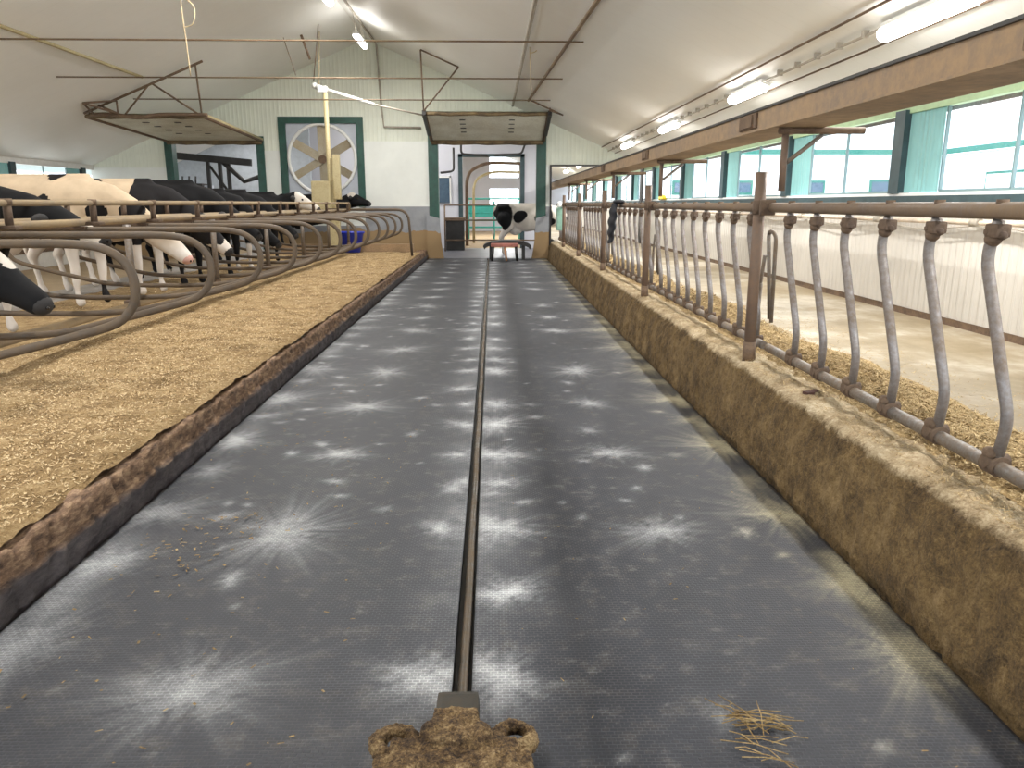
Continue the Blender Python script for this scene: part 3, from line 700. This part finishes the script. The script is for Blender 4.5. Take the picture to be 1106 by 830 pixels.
MB().tube([(0, 0, 1.43), (0, 0, 1.52)], .043, 16).box((.03, -.07, 1.475), (.10, .035, .10), bev=.012).build('rail_bracket', M['clamp'], fp)
POL = ['nearest with its foot on the kerb', 'second from the camera', 'third from the camera', 'fourth from the camera', 'farthest along']
for k in range(5):
    o = fp if k == 0 else copy_tree(fp); o.location = (FX-.06, PY[k+1], 0)
    tag(o, 'rusty round upright fence post, %s' % POL[k], 'post')
# overhead trough beam
bt = empty('overhead_beam', (0,0,0), label='long rusty brown steel beam running above the feeding fence', cat='beam')
MB().b2(1.80, 2.105, -3, 30, 1.985, 2.105).build('beam_web', M['beam'], bt)
MB().b2(1.785, 2.12, -3, 30, 1.973, 1.985).build('lower_flange', M['beam'], bt)
MB().b2(1.785, 2.12, -3, 30, 2.105, 2.12).build('upper_flange', M['black'], bt)
for y in (2.55, 5.6, 9.3, 12.8): MB().b2(1.785, 1.80, y-.18, y+.18, 2.0, 2.10, bev=.004).b2(1.775, 1.785, y-.12, y+.12, 2.01, 2.09).build('joint_plate', M['rust'], bt)
hg = empty('beam_hanger', (0,0,0), group='pipe brackets under the overhead beam')
MB().tube([(0, 0, 1.58), (0, 0, 1.98)], .022, 12).build('drop_pipe', M['post'], hg)
MB().tube([(-.05, -.02, 1.955), (.50, -.02, 1.955)], .022, 12).build('cross_pipe', M['rust'], hg)
MB().tube([(.02, 0, 1.76), (.24, 0, 1.93)], .014, 8).build('brace', M['pipe'], hg)
for k in range(5):
    o = hg if k == 0 else copy_tree(hg); o.location = (FX+.07, PY[k+1]-.02, 0)
    tag(o, 'T-shaped rusty pipe bracket hanging from the overhead beam, %s' % ORD[k], 'bracket')

# items on / near the fence
j = MB(); rng = random.Random(3)
pts = []
for i in range(15):
    t = i/14; z = 1.515-.56*t
    w = .05+.055*math.sin(PI*min(1, t*1.15))
    yo = 11.25+.10*(1-t)*2 -.05*math.sin(t*5)
    xo = 1.70-.04*t+.015*math.sin(i*1.7); W2 = w*2.2; th = .03+.35*w; yo = 10.9
    pts.append([(xo, yo-W2, z), (xo-th, yo-.4*W2, z-.01), (xo-th*.8, yo+.5*W2, z), (xo, yo+W2, z+.01), (xo+th*.8, yo+.3*W2, z), (xo+th*.6, yo-.5*W2, z)])
R_ = [[j.bm.verts.new(q) for q in ring] for ring in pts]
for A, B in zip(R_, R_[1:]):
    for k in range(6): j.bm.faces.new((A[k], A[(k+1)%6], B[(k+1)%6], B[k])).smooth = True
j.bm.faces.new(R_[0]); j.bm.faces.new(R_[-1][::-1])
j.ball((1.76, 10.9, 1.525), (.09, .18, .03), 2)
o = j.build('hanging_jacket', M['jacket'], label='black jacket draped over the top rail of the feeding fence', cat='jacket'); o.modifiers.new('s', 'SUBSURF').levels = 1
g = empty('hanging_canister', (1.72, 19.9, 0), label='pale green plastic canister with white cap hung at far fence end', cat='canister')
MB().box((0, 0, 1.12), (.16, .26, .58), bev=.05).build('canister_body', M['sage'], g)
MB().tube([(0, 0, 1.40), (0, 0, 1.47)], .07, 12).ball((0, 0, 1.50), (.07, .07, .06)).build('cap', M['whitetrim'], g)
MB().box((-.085, 0, 1.1), (.01, .12, .2)).build('canister_label', M['whitetrim'], g)
MB().tube(fillet([(4.16, 18.9, 1.61), (4.16, 18.95, 1.67), (4.16, 19.4, 1.69), (4.16, 19.5, 1.61)], .05), .035).box((4.16, 19.2, 1.63), (.1, .5, .05), bev=.02).build('yellow_tool', M['yellow'], label='small yellow plastic item lying on the right window ledge', cat='tool')
pp = empty('water_pipe', (0,0,0), label='cream plastic pipe running along the right wall below the windows', cat='pipe')
MB().tube([(4.13, -1, 1.34), (4.13, 21.5, 1.34)], .022, 10).build('pipe_run', simple('cream_pvc', (.58, .48, .38), .5), pp)
MB().tube([(4.12, 5+.4*i, 1.29-.03*math.sin(i*1.3)) for i in range(-8, 36)], .006, 6).build('cable', M['cond'], pp)
for y in (5.2, 6.6, 8.3, 10.4, 13): MB().tube([(4.13, y-.06, 1.34), (4.13, y+.06, 1.34)], .034, 10).build('coupling', M['cond'], pp)

# silage along the fence
def zfeed(x, y):
    base = .41+.0*x
    m = np.exp(-((x-2.17-.08*np.sin(y*1.7))/.22)**2)*(.035+.10*vnoise(x, y, .55, 61)+.03*vnoise(x, y, .12, 62))
    return base+m*(.75+.4*vnoise(x*0, y, 1.3, 63))-.004
grid_mesh('silage_feed', np.arange(1.90, 2.95, .025), np.concatenate([np.arange(-2, 1.2, .08), np.arange(1.2, 10, .03), np.arange(10, 21.8, .08)]), zfeed, M['straw'], m2=M['stalk'], kind='stuff', label='loose brown silage heaped along the foot of the feeding fence', cat='feed',
          extra=joinx(flakes(30000, (1.93, 2.55), (1.8, 8), zfeed, .045, .004, .5, .02, 1.5), flakes(9000, (1.95, 2.6), (8, 21), zfeed, .06, .007, .5, .02, 1.3), flakes(2500, (2.5, 3.1), (2, 9), zfeed, .035, .004, .2, .004), flakes(9000, (1.69, 1.93), (1.2, 14), zf_top, .022, .003, .4, .004, 1.6)))
o = MB().box((1.80, 4.15, .47), (.10, .03, .014), Matrix.Rotation(.9, 3, 'Z'), bev=.004).box((1.76, 4.12, .472), (.05, .045, .018), Matrix.Rotation(.3, 3, 'Z'), bev=.006).build('wood_scrap', simple('dark_red_wood', (.06, .022, .015), .7), label='dark reddish broken scrap lying on the kerb under the fence', cat='scrap')
# straw tuft on the right mat
def clump(pts, name, lab, n=30, L=.15):
    b = MB(); r = random.Random(8)
    for i in range(n):
        t = r.random(); c = Vector(pts[0]).lerp(Vector(pts[1]), t)+Vector((r.gauss(0, .012), r.gauss(0, .02), .006+r.random()*.02))
        a = math.atan2(pts[1][1]-pts[0][1], pts[1][0]-pts[0][0])+r.gauss(0, .45); l = L*(.3+r.random())
        d = Vector((math.cos(a), math.sin(a), 0))*l/2; m = Vector((r.gauss(0, .006), r.gauss(0, .006), .008))
        b.tube([c-d, c+m, c+d], .0016, 5)
    return b.build(name, M['straw'], label=lab, cat='straw', kind='stuff')
clump([(.70, 1.985, 0), (.84, 1.93, 0)], 'straw_tuft', 'small tuft of yellow straw on the right mat near the camera')
clump([(.70, 1.86, 0), (.78, 1.80, 0)], 'straw_tuft', 'few loose straw stalks on the right mat at the bottom edge', 8, .14)

# ================================================================= scraper hub
def remesh_obj(b, name, mat, parent, voxel, amp, sc1):
    me = bpy.data.meshes.new('tmp'); b.bm.to_mesh(me); b.bm.free(); tmp = bpy.data.objects.new('tmp', me); COL.objects.link(tmp)
    rm = tmp.modifiers.new('r', 'REMESH'); rm.mode = 'VOXEL'; rm.voxel_size = voxel
    bpy.context.view_layer.update(); dg = bpy.context.evaluated_depsgraph_get(); me2 = bpy.data.meshes.new_from_object(tmp.evaluated_get(dg))
    bpy.data.objects.remove(tmp); me2.name = name
    nrm = [v.normal.copy() for v in me2.vertices]
    for v, n in zip(me2.vertices, nrm):
        p = v.co.copy()
        v.co = p+n*(amp*(noise.noise(p*sc1)+.5*noise.noise(p*sc1*2.7)+.3*noise.noise(p*sc1*6)))
    me2.materials.clear(); me2.materials.append(mat)
    o = bpy.data.objects.new(name, me2); COL.objects.link(o); o.parent = parent; return o
def torus(b, c, R0, r0, n=28, rz=1):
    b.tube([(c[0]+R0*math.cos(2*PI*k/n), c[1]+R0*math.sin(2*PI*k/n), c[2]) for k in range(n)], r0, 10, closed=True)
hub = empty('scraper_hub', (-.11, 1.80, 0), label='manure-caked scraper hub with two holed lugs on the centre groove', cat='scraper hub')
b = MB()
for sx, cx_, cy_ in ((-1, -.165, .045), (1, .165, .06)):
    torus(b, (cx_, cy_, .050), .050, .022)
    b.box((cx_*.8, cy_-.135, .045), (.16, .14, .06), bev=.015)
    b.limb([(cx_*1.1, cy_-.10, .04, .035), (cx_*1.25, cy_-.19, .035, .04)])
b.box((0, -.05, .045), (.34, .17, .08), bev=.02).box((0, .06, .06), (.13, .14, .09), bev=.02)
b.limb([(-.12, -.09, .05, .05), (.12, -.09, .05, .05)]).ball((.06, .03, .07), (.05, .06, .04)).ball((-.05, .05, .085), (.05, .04, .03))
remesh_obj(b, 'hub_casting', M['manure'], hub, .004, .009, 24)
MB().box((0.003, .165, .055), (.125, .11, .075), bev=.018).tube([(0, .2, .02), (0, .3, -.01)], .02, 10).build('drive_collar', dirty('dark_muddy_steel', (.014, .015, .012), (.055, .04, .025), .42, 9, .5, .3), hub)

# ================================================================= fan
fn = empty('wall_fan', ((FN[0]+FN[1])/2, YE, 2.68), label='large six-bladed ventilation fan in a dark green frame on the end wall', cat='fan')
w = (FN[1]-FN[0])/2; zt = FN[2]-2.68; zb = 1.42-2.68
b = MB(); b.b2(-w-.03, -w+.16, -.07, .16, zb, zt+.03).b2(w-.16, w+.03, -.07, .16, zb, zt+.03).b2(-w+.16, w-.16, -.07, .16, zt-.14, zt+.03).build('frame', M['green'], fn)
# panel with round hole
b = MB(); n = 48; R0 = .91
def sq(a):
    c, s = math.cos(a), math.sin(a); hx, hz0, hz1 = w-.15, -1.30, zt-.13
    k = min(hx/abs(c) if abs(c) > 1e-6 else 9e9, (hz1/s if s > 1e-6 else (hz0/s if s < -1e-6 else 9e9)))
    return (c*k, s*k)
for y in (0, .05):
    pass
I = [b.bm.verts.new((R0*math.cos(2*PI*k/n), .0, R0*math.sin(2*PI*k/n))) for k in range(n)]
O = [b.bm.verts.new((sq(2*PI*k/n)[0], .0, sq(2*PI*k/n)[1])) for k in range(n)]
I2 = [b.bm.verts.new((R0*math.cos(2*PI*k/n), .14, R0*math.sin(2*PI*k/n))) for k in range(n)]
O2 = [b.bm.verts.new((sq(2*PI*k/n)[0], .14, sq(2*PI*k/n)[1])) for k in range(n)]
for k in range(n):
    q = (k+1) % n
    b.bm.faces.new((I[k], I[q], O[q], O[k])); b.bm.faces.new((I[k], I2[k], I2[q], I[q])); b.bm.faces.new((I2[k], I2[q], O2[q], O2[k])); b.bm.faces.new((O[k], O[q], O2[q], O2[k]))
b.build('housing_panel', M['fanpanel'], fn)
b = MB(); torus_pts = [(R0*math.cos(2*PI*k/48), -.03, R0*math.sin(2*PI*k/48)) for k in range(48)]
b.tube(torus_pts, .045, 8, closed=True).build('shroud_ring', M['fanring'], fn)
for k in range(6):
    a = 2*PI*k/6+PI/6; b = MB()
    b.box((.48, 0, 0), (.80, .012, .24), Matrix.Rotation(.45, 3, 'X'), bev=.004)
    o = b.build('fan_blade', M['fanblade'], fn); o.location = (0, .05, 0); o.rotation_euler = (0, -a, 0)
MB().tube([(0, -.02, 0), (0, .12, 0)], .11, 16).build('fan_hub', M['rust'], fn)
MB().b2(-.05, .05, .06, .12, -.95, .95).build('motor_strut', M['fanblade'], fn)

# ================================================================= opener column
oc = empty('gate_opener_column', (-4.0, 19.4, .27), label='tall cream post with a control box and slanting white arm before the fan', cat='opener')
MB().tube([(.08, 0, 0), (.08, 0, 3.80)], .055, 12).build('post_pipe', M['cream'], oc)
MB().box((.27, -.06, 1.85), (.17, .14, 1.05), bev=.02).box((.16, 0, 1.5), (.10, .10, 1.6), bev=.02).build('sleeve_cover', M['cream'], oc)
MB().box((-.10, -.18, 1.30), (.44, .20, .92), bev=.025).build('control_box', M['cream'], oc)
MB().box((.14, -.06, .42), (.30, .2, .80), bev=.02).build('lower_cover', M['cream'], oc)
MB().box((.02, 0, 3.86), (.22, .15, .15), bev=.03).tube([(-.14, 0, 3.93), (.14, 0, 3.83)], .065, 12).ball((-.16, 0, 3.94), (.07, .07, .07)).build('motor_head', M['whitetrim'], oc)
MB().tube([(.15, 0, 3.84), (1.2, .2, 3.55)], .04, 10).build('arm', M['whitetrim'], oc)
MB().tube([(1.15, .2, 3.56), (2.33, .5, 3.34)], .022, 8).build('arm_rod', M['cond'], oc)
MB().tube([(-.06, .0, 3.9), (.02, 0, cz(-4.06)-.29)], .012, 6).build('hanger_rod', M['rope'], oc)

# ================================================================= tie rods & suspension
for y, x0, lab in ((11.8, -7.95, 'thin rusty tie rod spanning the roof, nearest the camera'), (15.15, -7.92, 'thin rusty tie rod spanning the roof, second from the camera'), (18.2, -7.9, 'thin rusty tie rod spanning the roof, third and farthest')):
    MB().tube([(x0, y, 3.75), (1.33, y, 3.75)], .013, 8).build('tie_rod', M['tie'], label=lab, cat='tie rod')
def ang(b, pts, r=.022): b.tube(pts, r, 6); return b
def tilt_door(name, x0, x1, zl, yn, zn, label):
    d = empty(name, (0,0,0), label=label, cat='overhead door')
    xa, xb = x0, x1
    v = Vector((0, yn-YE, zn-zl)); 
    b = MB()
    b.quad((xa, YE-.12, zl), (xb, YE-.12, zl), (xb, yn, zn), (xa, yn, zn)); b.quad((xa, YE-.12, zl+.06), (xa, yn, zn+.06), (xb, yn, zn+.06), (xb, YE-.12, zl+.06))
    b.build('door_panel', M['doorp'], d)
    for p, q, r in (((xa, YE-.12, zl-.03), (xb, YE-.12, zl-.03), .075), ((xa, yn, zn), (xb, yn, zn), .045)):
        MB().tube([Vector(p).lerp(Vector(q), i/10)+Vector((0, 0, .012*math.sin(i*2.1))) for i in range(11)], r, 8).build('panel_edge', M['grime'], d)
    for x in (xa, xb): MB().tube([(x, YE-.12, zl), (x, yn, zn)], .045, 8).build('side_rail', M['rust'], d)
    for x in np.linspace(xa+.9, xb-.9, 2):
        for t in (.35, .5, .65, .8):
            y = (YE-.12)+(yn-YE+.12)*t; z = zl+(zn-zl)*t
            MB().b2(x-.07, x+.07, y-.04, y+.04, z-.012, z+.004).build('slot', M['black'], d)
    return d
dm = tilt_door('overhead_door', -1.62, 1.42, 3.16, 19.9, 3.64, 'raised pale overhead door panel above the main doorway')
b = MB(); y = 19.3; cl = lambda x: cz(x)-.04
ang(b, [(-1.60, y, 3.64), (-1.64, y, cl(-1.64))], .018); ang(b, [(-1.64, y, cl(-1.64)), (-.76, y, cl(-.76))], .018); ang(b, [(-.76, y, cl(-.76)), (-1.60, y, 3.64)], .018)
b.build('lift_frame', M['rust'], dm)
b = MB(); ang(b, [(1.40, y, 3.64), (1.40, y, 3.92-.2)], .018); ang(b, [(.93, y, cl(.93)), (1.72, y, cl(1.72))], .018); ang(b, [(1.40, y, 3.66), (1.70, y, cl(1.7))], .018)
b.build('lift_frame', M['rust'], dm)
b = MB()
for x in (-1.64, 1.44): b.box((x, 20.6, 3.48), (.09, 1.6, .12), Matrix.Rotation(-.23, 3, 'X'))
b.build('hinge_arm', M['black'], dm)
dl = tilt_door('overhead_door', -8.72, -6.2, 3.15, 17.7, 3.33, 'raised pale overhead door panel above the dark left doorway')
b = MB(); y = 17.6
ang(b, [(-8.72, y, cl(-8.72)), (-6.11, y, cl(-6.11)-.06)], .026)
for p, q in (((-6.27, 4.40), (-6.22, 3.33)), ((-7.3, 3.95), (-7.85, 3.36)), ((-7.2, 3.98), (-6.24, 3.34)), ((-8.39, 3.55), (-7.95, 3.36)), ((-8.0, 3.64), (-8.0, 3.36))): ang(b, [(p[0], y, p[1]), (q[0], y, q[1])], .02)
ang(b, [(-8.42, y-.6, 3.52), (-7.95, y, 3.36)], .02); ang(b, [(-8.42, y-.6, 3.52), (-8.0, y, 3.64)], .02); ang(b, [(-8.42, y-.6, 3.52), (-8.5, y, 3.36)], .02)
b.build('lift_frame', M['rust'], dl)
b = MB(); b.tube(catmull([(-8.6, 17.6, 3.36), (-8.1, 17.6, 3.36), (-7.6, 17.6, 3.30), (-7.1, 17.6, 3.36), (-6.1, 17.6, 3.36)]), .04, 8).build('torsion_bar', M['rust'], dl)
MB().tube([(-6.2, 17.7, 3.36), (-6.2, 21.9, 3.18)], .05, 8).build('side_track', M['cream'], dl)

# ================================================================= conduits on the ceiling
def cond(x0, y0, x1, y1, r, lab, mat=None, drop=.03, extra=None, cat='conduit'):
    n = 12; pts = [(x0+(x1-x0)*k/n, y0+(y1-y0)*k/n, cz(x0+(x1-x0)*k/n)-drop) for k in range(n+1)]
    if extra: pts += extra
    return MB().tube(pts, r, 8).build('conduit', mat or M['cond'], label=lab, cat=cat)
cond(-3.02, -4, -3.02, 21.9, .026, 'conduit running along the roof ridge and down the end wall', extra=[(-2.95, 21.93, 4.0), (-2.9, 21.93, 3.52), (-1.9, 21.93, 3.50)])
cond(.575, -4, .575, 21.6, .032, 'thick dusty conduit on the ceiling straight above the alley', drop=.05)
cond(1.45, 3, .90, 19.6, .028, 'slanting conduit crossing the right ceiling slope above the alley', M['tie'])
cond(-7.2, 2, -7.2, 17.1, .032, 'cream conduit on the left ceiling slope', M['cream'])
cond(3.02, -4, 3.02, 21.9, .012, 'thin cable on the right ceiling slope, upper one', M['rust'])
cond(3.38, -4, 3.38, 21.9, .010, 'thin cable on the right ceiling slope, lower one', M['rust'], drop=.04)
cr = empty('lighting_conduit', (0,0,0), label='clamped conduit linking the right row of tube lights', cat='conduit')
MB().tube([(3.2, -4, cz(3.2)-.06), (3.2, 21.9, cz(3.2)-.06)], .013, 8).build('conduit_pipe', M['cond'], cr)
for k in range(38):
    y = 2.5+.5*k
    if any(abs(y-q) < .75 for q in LAMPS_R): continue
    MB().box((3.2, y, cz(3.2)-.045), (.06, .025, .06)).build('clamp', M['cond'], cr)

# ------- lights
def fixture(name, loc, label, group, power, tilt=0, long=1.25):
    f = empty(name, loc, label=label, cat='light', group=group); f.rotation_euler = (0, tilt, 0)
    MB().box((0, 0, .05), (.13, long, .05), bev=.015).build('housing', M['whitetrim'], f)
    b = MB(); n = 8
    pr = [(.065*math.cos(PI-.45+(PI+.9)*k/n), .0+.055*math.sin(PI-.45+(PI+.9)*k/n)) for k in range(n+1)]
    b.poly_prism(pr, 'y', -long/2+.02, long/2-.02).build('diffuser', M['tube'], f)
    lo = lamp_light(name+'_light', (0, 0, -.062), (0, 0, 0), power, .14, long); lo.parent = f
    return f
T_ = math.atan(SL)
nm = lambda i: ORD[i]
for i, y in enumerate(LAMPS_R): fixture('tube_light', (3.2, y, cz(3.2)-.12), 'lit tube light on the right ceiling slope, %s' % (ORD[i-1] if i else 'just behind the frame edge'), 'tube lights on the right slope', P_R, T_)
for i, y in enumerate(LAMPS_L):
    f = fixture('tube_light', (-2.88, y, 5.0), 'lit tube light hung below the ridge, %s' % ORD[i], 'tube lights under the ridge', P_L)
    up = lamp_light('ceiling_fill_light', (0, 0, .085), (PI, 0, 0), P_UP, .14, 1.2); up.parent = f  # extra upward lamp added to brighten the ceiling
    for q in (-.5, .5): MB().tube([(0, q, .07), (-.08, q, .55)], .006, 5).build('chain', M['cond'], f)
for i, y in enumerate(LAMPS_FILL): fixture('tube_light', (-9.6, y, cz(-9.6)-.12), 'added unseen tube light above the left side alley, %s' % ORD[i], 'added tube lights on the left slope', P_FILL, -T_)
fixture('tube_light', (-7.5, 24.6, 3.6), 'added hidden tube light in the room behind the dark left doorway', 'tube lights in the rear room', 30)  # hidden lamp added to brighten this room
fixture('tube_light', (.3, 24.6, 3.6), 'lit tube light in the passage beyond the main doorway', 'tube lights in the rear room', 14)
fixture('tube_light', (.6, 36, 3.7), 'lit tube light in the far bright room', 'tube lights in the rear room', 160)
# ropes
def rope(x, y, z1, lab, loop=True):
    b = MB(); z0 = cz(x)
    b.tube(catmull([(x, y, z0), (x+.02, y, z1+.9), (x+.04, y, z1+.5), (x+.06, y, z1)]), .008, 6)
    if loop: b.tube(catmull([(x+.01, y, z1+1.0), (x+.18, y, z1+.85), (x+.15, y, z1+.65), (x+.03, y, z1+.6)]), .008, 6)
    b.build('hanging_rope', M['rope'], label=lab, cat='rope')
rope(-4.05, 11.0, 3.15, 'thin looped rope hanging before the left ceiling slope')
rope(.62, 13.8, 3.35, 'thin looped rope hanging from the ceiling above the alley')
b = MB(); b.tube([(-3.75, 16.5, 4.75), (-3.6, 16.5, 4.3)], .025, 6).tube([(-3.4, 16.5, 4.95), (-3.55, 16.5, 3.9)], .010, 6).tube([(-4.1, 16.5, 4.7), (-3.9, 16.5, 4.0)], .008, 6)
b.build('hanging_rods', M['rust'], label='loose thin rods dangling below the ridge beside the lamps', cat='rods')

# ================================================================= beyond the main doorway
MB().b2(-11, -1.05, 27, 27.15, 0, 5.9).b2(1.05, 1.95, 27, 27.15, 0, 3.8).b2(-1.05, 1.05, 27, 27.15, 3.05, 4.1).build('wall_partition', M['lav'], kind='structure')
b = MB(); b.b2(-1.12, -.98, 26.95, 27.2, 0, 3.1).b2(.98, 1.12, 26.95, 27.2, 0, 3.1).b2(-1.12, 1.12, 26.95, 27.2, 3.03, 3.13).build('door_4', M['dteal'], kind='structure')
MB().b2(-6, 1.9, YE+.06, 27, -.06, .0).build('floor_passage', simple('damp_grey_concrete', (.12, .12, .14), .4, var=.3, scale=1.5), kind='structure')
MB().b2(-6, 1.9, 27, YF, -.06, .0).build('floor_beyond', M['tanfloor'], kind='structure')
w_ = empty('window_small', (-1.62, 26.93, 1.95), kind='structure')
MB().b2(-.22, .22, 0, .05, -.42, .42).build('pane', M['hpane'], w_); MB().b2(-.25, -.2, -.02, .06, -.45, .45).b2(.2, .25, -.02, .06, -.45, .45).b2(-.25, .25, -.02, .06, .4, .45).build('window_frame', M['whitetrim'], w_)
gt = empty('pipe_gate', (0,0,0), label='dark steel pipe gate across the passage beyond the main doorway', cat='gate')
for z in (1.45, .98, .35): MB().tube([(-1.5, 25.2, z), (1.4, 25.2, z)], .022, 8).build('rail', M['rust'], gt)
for x in (-1.5, 1.4): MB().tube([(x, 25.2, 0), (x, 25.2, 1.46)], .025, 8).build('gate_post', M['rust'], gt)
bx = empty('black_crate', (-1.2, 25.9, 0), label='black crate standing behind the pipe gate at left', cat='crate')
MB().box((0, 0, .5), (.6, .5, 1.0), bev=.03).build('crate_body', M['black'], bx); MB().box((0, 0, 1.02), (.66, .56, .06), bev=.01).build('crate_lid', M['rust'], bx)
for x, pts, lab in ((0, [(-1.25, 3.3), (-1.25, 2.55), (-1.7, 2.5)], 'black bent pipe high on the left beyond the doorway'), (0, [(-1.0, 3.9), (-1.0, 3.1), (-.1, 3.05)], 'black pipe over the inner doorway, left length'), (0, [(.1, 3.07), (1.0, 3.1), (1.15, 3.5)], 'black pipe over the inner doorway, right length')):
    MB().tube(fillet([(p, 26.6, q) for p, q in pts], .12), .035, 8).build('black_pipe', M['black'], label=lab, cat='pipe')
tg = empty('teal_gate', (0, 34, 0), label='teal steel gate in the far room beyond both doorways', cat='gate')
for z in (.5, .8, 1.1, 1.4, 1.7): MB().tube([(-1.0, 0, z), (2.4, 0, z)], .04, 8).build('rail', M['tealgate'], tg)
for x in (-1.0, .1, 1.2, 2.4): MB().tube([(x, 0, 0), (x, 0, 1.6)], .045, 8).build('gate_post', M['tealgate'], tg)
MB().box((-.3, 0.1, 1.15), (1.3, .25, .45), bev=.05).build('panel', M['tealgate'], tg)
lamp_room = None
dct = empty('overhead_track', (0,0,0), label='rusty curved track under the ceiling of the far room', cat='track')
MB().tube(fillet([(-.9, 28.5, 0), (-.9, 29, 2.6), (-.2, 30, 3.0), (1.6, 31, 3.0)], .5), .06, 8).build('track_rail', M['rust'], dct)
MB().tube(fillet([(-.7, 30.5, 0), (-.7, 31, 2.4), (0, 32, 2.75), (1.6, 33, 2.75)], .5), .05, 8).build('track_rail', M['cream'], dct)
# objects in the doorway
sb = empty('mounting_stool', (.34, 20.9, 0), label='low stool with faded red top and black legs in the doorway', cat='stool')
MB().box((0, 0, .42), (.74, .34, .09), bev=.03).build('seat', M['redtop'], sb)
for x in (-.32, .32):
    for y in (-.12, .12): MB().tube([(x*.95, y, .39), (x*1.05, y*1.15, .005)], .035, 8).build('leg', M['black'], sb)
MB().tube([(.0, -.12, .38), (.05, -.2, .01)], .03, 8).build('prop', simple('orange_wood', (.42, .22, .12), .6), sb)
ap = empty('scraper_shield', (.42, 21.6, 0), label='dark arched rubber shield lying behind the red-topped stool', cat='shield')
pr = [(.66*math.cos(PI*k/20), .16*math.sin(PI*k/20)+.36) for k in range(21)]; pr = pr+[(x*.94, z-.09) for x, z in pr[::-1]]
MB().poly_prism(pr, 'y', -.30, .30).build('shield', M['black'], ap)
for x in (-.45, .45): MB().b2(x-.04, x+.04, -.2, .2, 0, .40).build('foot', M['black'], ap)
# ================================================================= room behind the left doorway
MB().b2(-11.1, -5.9, 26.2, 26.35, 0, 5).build('wall_dark_room', simple('blue_grey_wall', (.38, .41, .45), .7, var=.1), kind='structure')
MB().b2(-5.95, -5.85+.0, 22.2, 26.3, 0, .05).build('trim_3', M['concrete'], kind='structure')
gn = empty('parlour_frame', (-8.95, 24.2, 0), label='black steel machine frame with sloping beam seen through left doorway', cat='machine')
MB().box((.55, 0, 2.80), (2.4, .14, .20), Matrix.Rotation(.09, 3, 'Y')).build('top_beam', M['black'], gn)
for x in (.45, .8, 1.05): MB().b2(x-.05, x+.05, -.05, .05, 0, 2.72).build('upright', M['black'], gn)
MB().tube([(.5, 0, 2.6), (1.1, 0, 1.7)], .04).build('brace', M['black'], gn)
MB().tube([(.9, 0, 2.7), (1.5, 0, 2.15), (2.0, 0, 2.3)], .07).build('hose', M['black'], gn)
for z in (1.4, 1.65, 1.9): MB().tube([(-1.1, -.3, z), (1.6, -.3, z)], .018).build('hand_rail', M['black'], gn)
for x in np.arange(-1.1, 1.7, .3): MB().tube([(x, -.3, .2), (x, -.3, 1.92)], .014, 6).build('baluster', M['black'], gn)
cb = empty('control_cabinet', (-9.3, 24.7, -.1), label='dark cabinet with pale side strip behind the left doorway', cat='cabinet')
MB().box((0, 0, 1.15), (.95, .5, 2.1), bev=.03).build('cabinet_body', simple('dark_brown_metal', (.03, .025, .022), .5), cb); MB().box((.6, 0, 1.2), (.16, .4, 1.9), bev=.02).build('side_strip', M['fanpanel'], cb)
for k in range(4): MB().tube([(-.4+.2*k, 0, 2.2), (-.38+.2*k, 0, 2.42)], .03, 6).build('fitting', M['black'], cb)

# ================================================================= outside
MB().b2(-60, 90, YB-30, 120, -.6, -.35).build('ground_outside', M['bounce_ground'], kind='structure')
fh = empty('farm_building', (0, 0, -.35), label='long white farm building with teal eaves seen through the right windows', cat='building')
MB().b2(6.2, 24, 42, 42.3, 0, 4.35).build('wall', M['wall_out'], fh)
MB().b2(24, 24.3, 4, 42, 0, 4.35).build('wall', ribs('outside_white_siding_side', (.80, .84, .87), .25, 'y', strength=.3), fh)
MB().b2(6, 24, 41.6, 41.75, 4.35, 4.62).build('eave_trim', M['tealtrim'], fh); MB().b2(23.6, 23.75, 4, 41.8, 4.35, 4.62).build('eave_trim', M['tealtrim'], fh)
b = MB(); b.quad((6, 41.6, 4.6), (23.6, 41.6, 4.6), (23.6+7, 49, 7.2), (6, 49, 7.2)).quad((23.6, 41.6, 4.6), (23.6, 4, 4.6), (30.6, 4, 7.2), (30.6, 49, 7.2)); b.build('roof', M['roof'], fh)
def hwin(x0, x1, z0, z1, y=None, xw=None):
    if y: f = MB().b2(x0, x1, y-.06, y, z0, z1).build('window', M['tealtrim'], fh); MB().b2(x0+.12, x1-.12, y-.08, y-.05, z0+.12, z1-.12).build('pane', M['hpane'], f)
    else: f = MB().b2(xw-.06, xw, x0, x1, z0, z1).build('window', M['tealtrim'], fh); MB().b2(xw-.08, xw-.05, x0+.12, x1-.12, z0+.12, z1-.12).build('pane', M['whitetrim'], f)
hwin(16.4, 17.8, 2.3, 3.05, 42); hwin(20.2, 21.3, 2.35, 3.1, 42); hwin(13.0, 13.9, 2.3, 3.05, 42); hwin(9.6, 10.4, 2.3, 3.05, 42)
hwin(34.0, 38.0, 2.4, 3.35, None, 24)
